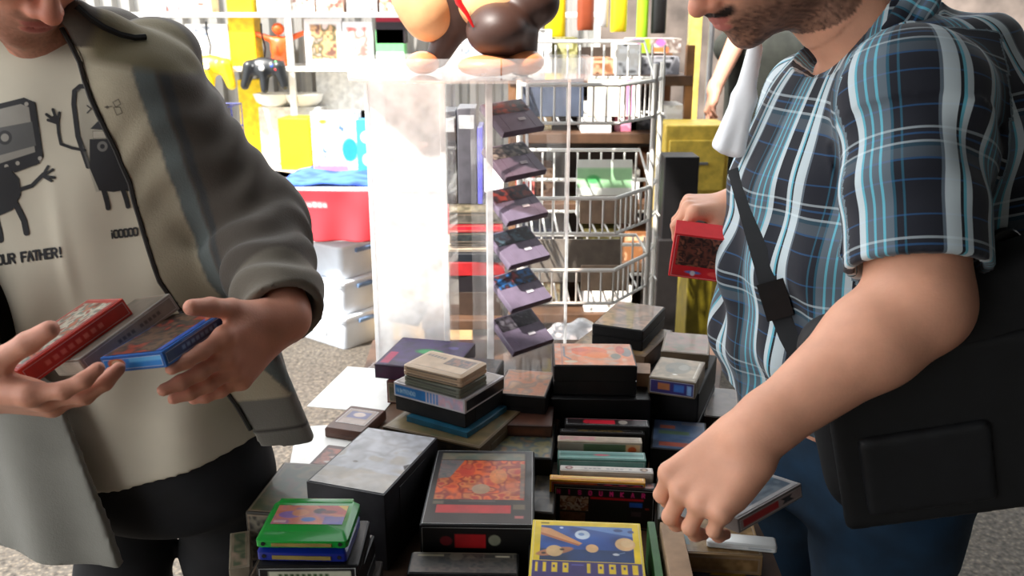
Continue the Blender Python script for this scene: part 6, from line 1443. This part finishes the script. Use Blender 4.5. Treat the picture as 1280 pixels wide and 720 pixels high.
o, _ = mk('plaid_shirt', fp, (.15, .84, .90), (.85, 1.68, 1.64), .0042, PLAID, pm, None, pc_t); local(o, pm); plaid_me = o.data
pbv = bvh_of(plaid_me)
# shirt collar, placket, pocket flap
cn = nk2 + unit(H2.P(0, .03, -.06) - nk2) * .05; nv = unit(H2.P(0, .03, -.06) - nk2)
f = U(); e1 = unit(FW - nv * (FW @ nv)); e2 = np.cross(nv, e1); ring = []
for k in range(-10, 11):
    a = k / 10 * 2.9 + math.pi; ring.append(cn + (e1 * math.cos(a) + e2 * math.sin(a)) * .082)
for a, b in zip(ring[:-1], ring[1:]):
    f.add(p_cap(a, b, .011, .011), .008); f.add(p_cap(a - nv * .022 + unit(a - cn) * .008, b - nv * .022 + unit(b - cn) * .008, .009, .009), .01)
for rr_, sg in ((ring[0], -1), (ring[-1], 1)): f.add(p_cap(rr_, rr_ - nv * .055 + e1 * .015, .010, .008), .012)
o, _ = mk('collar', f, cn - .16, cn + .16, .004, PLAID, pm, None, lambda P: np.stack([np.arctan2((P - cn) @ e2, (P - cn) @ e1) * .09, (P - cn) @ nv + .1, P[:, 0] * 0], 1)); local(o, pm)
def ribbon(name, pts, wid, th, m, parent, world=False):
    pts = [Vector(p) for p in pts]; mb = MB(); vs = []; n = len(pts)
    for i, p in enumerate(pts):
        t = (pts[min(i + 1, n - 1)] - pts[max(i - 1, 0)]).normalized(); vw = (p - Vector((0, 0, EYE))).normalized(); s_ = t.cross(vw).normalized(); u_ = -vw
        vs += [p + s_ * wid / 2, p + s_ * wid / 2 + u_ * th, p - s_ * wid / 2 + u_ * th, p - s_ * wid / 2]
    fs_ = []
    for i in range(n - 1):
        for k in range(4): l = (k + 1) % 4; fs_.append((i * 4 + k, i * 4 + l, i * 4 + 4 + l, i * 4 + 4 + k))
    fs_ += [(0, 1, 2, 3), tuple((n - 1) * 4 + k for k in (3, 2, 1, 0))]; mb.add([v - parent.location for v in vs], fs_)
    return mb.build(name, m, parent, True)
pts = on_surface(pbv, [(908, 110), (905, 160), (903, 220), (902, 280), (900, 340), (899, 400), (903, 450), (912, 490)], .004, .6)
# white cloth hanging out of the shirt front
f = U()
T0 = A(944, 60, 1.265)
for u_, v_, d_, r_ in ((897, 180, 1.30, .0085), (905, 184, 1.285, .010), (915, 188, 1.295, .009), (924, 189, 1.28, .009)):
    M0 = A(944 * .45 + u_ * .55 + 4, 60 * .5 + v_ * .5, d_ - .01); E0 = A(u_, v_, d_); f.add(p_cap(T0, M0, .004, r_ * .8), .014).add(p_cap(M0, E0, r_ * .8, r_), .014)
o, _ = mk('undershirt', f, (.20, 1.15, 1.30), (.42, 1.45, 1.56), .0035, mat('undershirt_white', (244, 244, 246), .8, var=.02), pm); local(o, pm)

# jeans and shoes
f = U().add(p_loft([(.80, .545, 1.265, .18, .140), (.9, .54, 1.265, .185, .145), (1.0, .53, 1.26, .182, .148)], e1=(SD[0], SD[1])), .02)
for a, b, c in ((hpL, kL, aL2), (hpR, kR, aR2)): f.add(p_cap(a - V3(0, 0, .02), b, .108, .086), .03); f.add(p_cap(b, c, .086, .066), .03)
f.cut(lambda P, d: d - .004 * np.sin(P[:, 2] * 50 + P[:, 0] * 30)).cut(lambda P, d: np.maximum(d, .05 - P[:, 2]))
o, _ = mk('jeans', f, (.28, 1.0, .03), (.78, 1.55, 1.02), .006, mat('blue_denim', (18, 48, 72), .85, var=.25, scale=12, bump=.2), pm); local(o, pm)
for an in (aL2, aR2): shoe(an, (-.92, -.39), pm, (40, 40, 44))

# the far-hand box and the held case
gbox('game_box', 'red and black boxed game held in the plaid-shirted man\'s far hand', 'game box', (.103, .034, .085), (.300, 1.350, 1.142), (.42, .088, -.177), mat('red_card2', (214, 36, 44), .42, var=.05), None,
     [('front', lambda c, w, h: c.rect(0, 0, w, h, (206, 34, 44)).rect(w*.05, 0, w, h*.72, (40, 26, 28)).mottle([(40, 26, 28), (110, 60, 50), (30, 20, 24), (150, 90, 70), (60, 30, 40)], .012, 8, w*.05, 0, w, h*.72).ell(w*.82, h*.5, .006, .012, (190, 40, 44)).ell(w*.34, h*.87, .012, .003, (90, 120, 190)).ell(w*.34, h*.89, .004, .005, (210, 200, 210)).ell(w*.7, h*.86, .012, .005, (236, 90, 80), .7))], 'carton', .0012)
gbox('game_case', 'clear grey topped game case with a red label gripped in the reaching hand', 'game case', (.116, .070, .019), (.300, .992, .9365), (-.165, -.10, .597), mat('case_grey', (126, 118, 116), .35, var=.08), None,
     [('top', lambda c, w, h: c.rect(0, 0, w, h, (150, 146, 146)).mottle([(70, 90, 104), (50, 64, 80), (96, 104, 112)], .014, 4, w*.05, h*.1, w*.95, h*.9)), ('front', lambda c, w, h: c.rect(0, 0, w, h, (170, 150, 146)).rect(w*.05, h*.15, w*.62, h*.85, (190, 44, 50)).poly([(w*.66, h*.2), (w*.76, h*.2), (w*.88, h*.8), (w*.78, h*.8)], (40, 40, 50)).poly([(w*.76, h*.2), (w*.86, h*.2), (w*.76, h*.8), (w*.68, h*.8)], (50, 50, 60)))], 'carton', .0011)

# ------------------------------------------------------------------ MESSENGER BAG
bc = A(1196, 496, 1.10)
rb = Euler((math.radians(4), math.radians(-14), math.radians(-8))).to_matrix(); Rb = np.array(rb)
bag = thing('messenger_bag', 'large black messenger bag hanging at the plaid-shirted man\'s hip', 'bag', Vector(bc))
f = U().add(p_box((0, 0, 0), (.175, .055, .140), .05, Rb)).add(p_box(Rb @ V3(.05, 0, .09), (.14, .05, .10), .045, Rb), .04)
f.cut(lambda P, d: d - .004 * np.sin(P[:, 0] * 30 + P[:, 2] * 24))
BAGM = mat('bag_nylon', (18, 18, 20), .7, var=.2, scale=40, bump=.15)
mk('bag_body', f, (-.30, -.14, -.26), (.34, .14, .30), .006, BAGM, bag)
f = U().add(p_box(Rb @ V3(-.0, -.058, -.01), (.162, .010, .118), .009, Rb)); mk('flap', f, (-.26, -.14, -.24), (.28, .08, .22), .005, mat('flap_nylon', (17, 18, 20), .6, var=.15, scale=40, bump=.15), bag)
f = U().add(p_box(Rb @ V3(-.06, -.068, -.05), (.075, .009, .055), .008, Rb)); mk('front_pocket', f, (-.2, -.14, -.2), (.1, .04, .1), .005, mat('pocket_nylon', (20, 21, 24), .6, var=.15, scale=40), bag)
st = on_surface(pbv, [(906, 150), (912, 180), (920, 210), (930, 245), (940, 280), (950, 315), (960, 350), (972, 385), (986, 420), (1000, 450)], .004, .6)
st.append(Vector(bc) + Vector(Rb @ V3(-.15, -.03, .10)))
ribbon('shoulder_strap', st, .026, .004, mat('strap_web', (26, 27, 30), .7), bag)
bk = on_surface(pbv, [(962, 352), (976, 398)], .009, .6)
if len(bk) == 2: ribbon('strap_buckle', bk, .036, .008, M_black, bag)
sp2 = [V3(.66, 1.02, 1.34), A(1262, 150, 1.2), A(1272, 230, 1.15), A(1262, 300, 1.12), A(1240, 380, 1.12)]
MB().tube([Vector(p) - bag.location for p in sp2], .010, 8, flat=(1, .35)).build('rear_strap', mat('strap_web', (26, 27, 30), .7), bag, True)
q = Vector(A(1256, 308, 1.06)) - bag.location
MB().lathe([(.004, -.006), (.020, -.005), (.023, 0), (.020, .005), (.004, .006)], (0, 0, 0), 20).build('round_tag', mat('tag_black', (30, 30, 32), .3), bag, True, loc=q, rot=(math.radians(80), 0, 0))

# ------------------------------------------------------------------ PASSER-BY
pb_ = person('passer-by in dark clothes seen from behind beyond the plaid-shirted man', (1.12, 4.05, 0))
f = U(); px, py = 1.12, 4.05
H3 = Head(V3(px - .02, py + .02, 1.56) + V3(0, .09, 0), (.1, 1), .1)
f.add(p_cap((px, py, 1.45), H3.P(0, .02, -.06), .055, .052), .03); H3.build(f)
f.add(p_loft([(.9, px, py, .13, .09), (1.2, px, py, .13, .09), (1.42, px, py, .15, .09), (1.48, px, py, .08, .06)]), .02)
s3, e3, w3 = V3(px - .16, py, 1.42), V3(px - .055, py - .10, 1.22), A(893, 112, 3.75)
e3 = A(926, 40, 3.85); 
f.add(p_cap((px, py, 1.40), s3, .05, .05), .03).add(p_cap(s3, e3, .048, .042), .02).add(p_cap(e3, w3, .044, .028), .02)
t3, _ = hand(f, w3, V3(-.2, -.3, -.8), V3(.8, 0, -.2), True, [(.3, .4, .3)] * 4, (.5, .3, .2, .2))
s4, e4, w4 = V3(px + .2, py, 1.42), V3(px + .27, py, 1.13), V3(px + .26, py + .12, .92)
f.add(p_cap((px, py, 1.40), s4, .05, .05), .03).add(p_cap(s4, e4, .048, .042), .02).add(p_cap(e4, w4, .044, .028), .02)
hand(f, w4, V3(0, .3, -.8), V3(-.8, 0, 0), False, [(.3, .4, .3)] * 4, (.5, .3, .2, .2))
for sx in (-.09, .09): f.add(p_cap((px + sx, py, .88), (px + sx, py, .5), .07, .05), .03); f.add(p_cap((px + sx, py, .5), (px + sx, py + .02, .09), .05, .04), .02)
def colfn(P):
    C = np.repeat(lin((216, 158, 132))[None], len(P), 0); H3.colour(P, C, (216, 158, 132), (60, 44, 36), (34, 26, 22), .3); return C
o, _ = mk('body', f, (px - .55, py - .5, .03), (px + .4, py + .4, 1.84), .006, SKIN, pb_, colfn); local(o, pb_)
f = U().add(p_loft([(.84, px, py, .17, .12), (1.2, px, py, .165, .12), (1.42, px, py, .18, .115), (1.47, px, py, .12, .09), (1.5, px, py, .08, .07)]), .02)
f.add(p_cap((px, py, 1.40), s3, .07, .066), .03).add(p_cap(s3, s3 + (e3 - s3) * .8, .066, .06), .02).add(p_cap((px, py, 1.40), s4, .07, .066), .03).add(p_cap(s4, s4 + (e4 - s4) * .8, .066, .06), .02)
o, _ = mk('dark_top', f, (px - .35, py - .4, .8), (px + .4, py + .25, 1.54), .008, mat('dark_top_cloth', (44, 46, 40), .85), pb_); local(o, pb_)
f = U()
f.add(p_loft([(.78, px, py, .17, .12), (.95, px, py, .165, .118)]), .02)
for sx in (-.09, .09): f.add(p_cap((px + sx, py, .85), (px + sx, py, .5), .088, .07), .03); f.add(p_cap((px + sx, py, .5), (px + sx, py + .02, .08), .07, .055), .02)
f.cut(lambda P, d: np.maximum(d, .05 - P[:, 2])); o, _ = mk('trousers', f, (px - .25, py - .2, .03), (px + .25, py + .2, 1.0), .008, mat('dark_trousers', (30, 30, 34), .85), pb_); local(o, pb_)
f = U(); hair_cap(H3, f); o, _ = mk('hair', f, H3.c - .16, H3.c + .17, .007, mat('black_hair', (22, 18, 16), .6), pb_); local(o, pb_)
for sx in (-.09, .09): shoe((px + sx, py + .02, .09), (.1, 1), pb_, (30, 30, 30), .006)
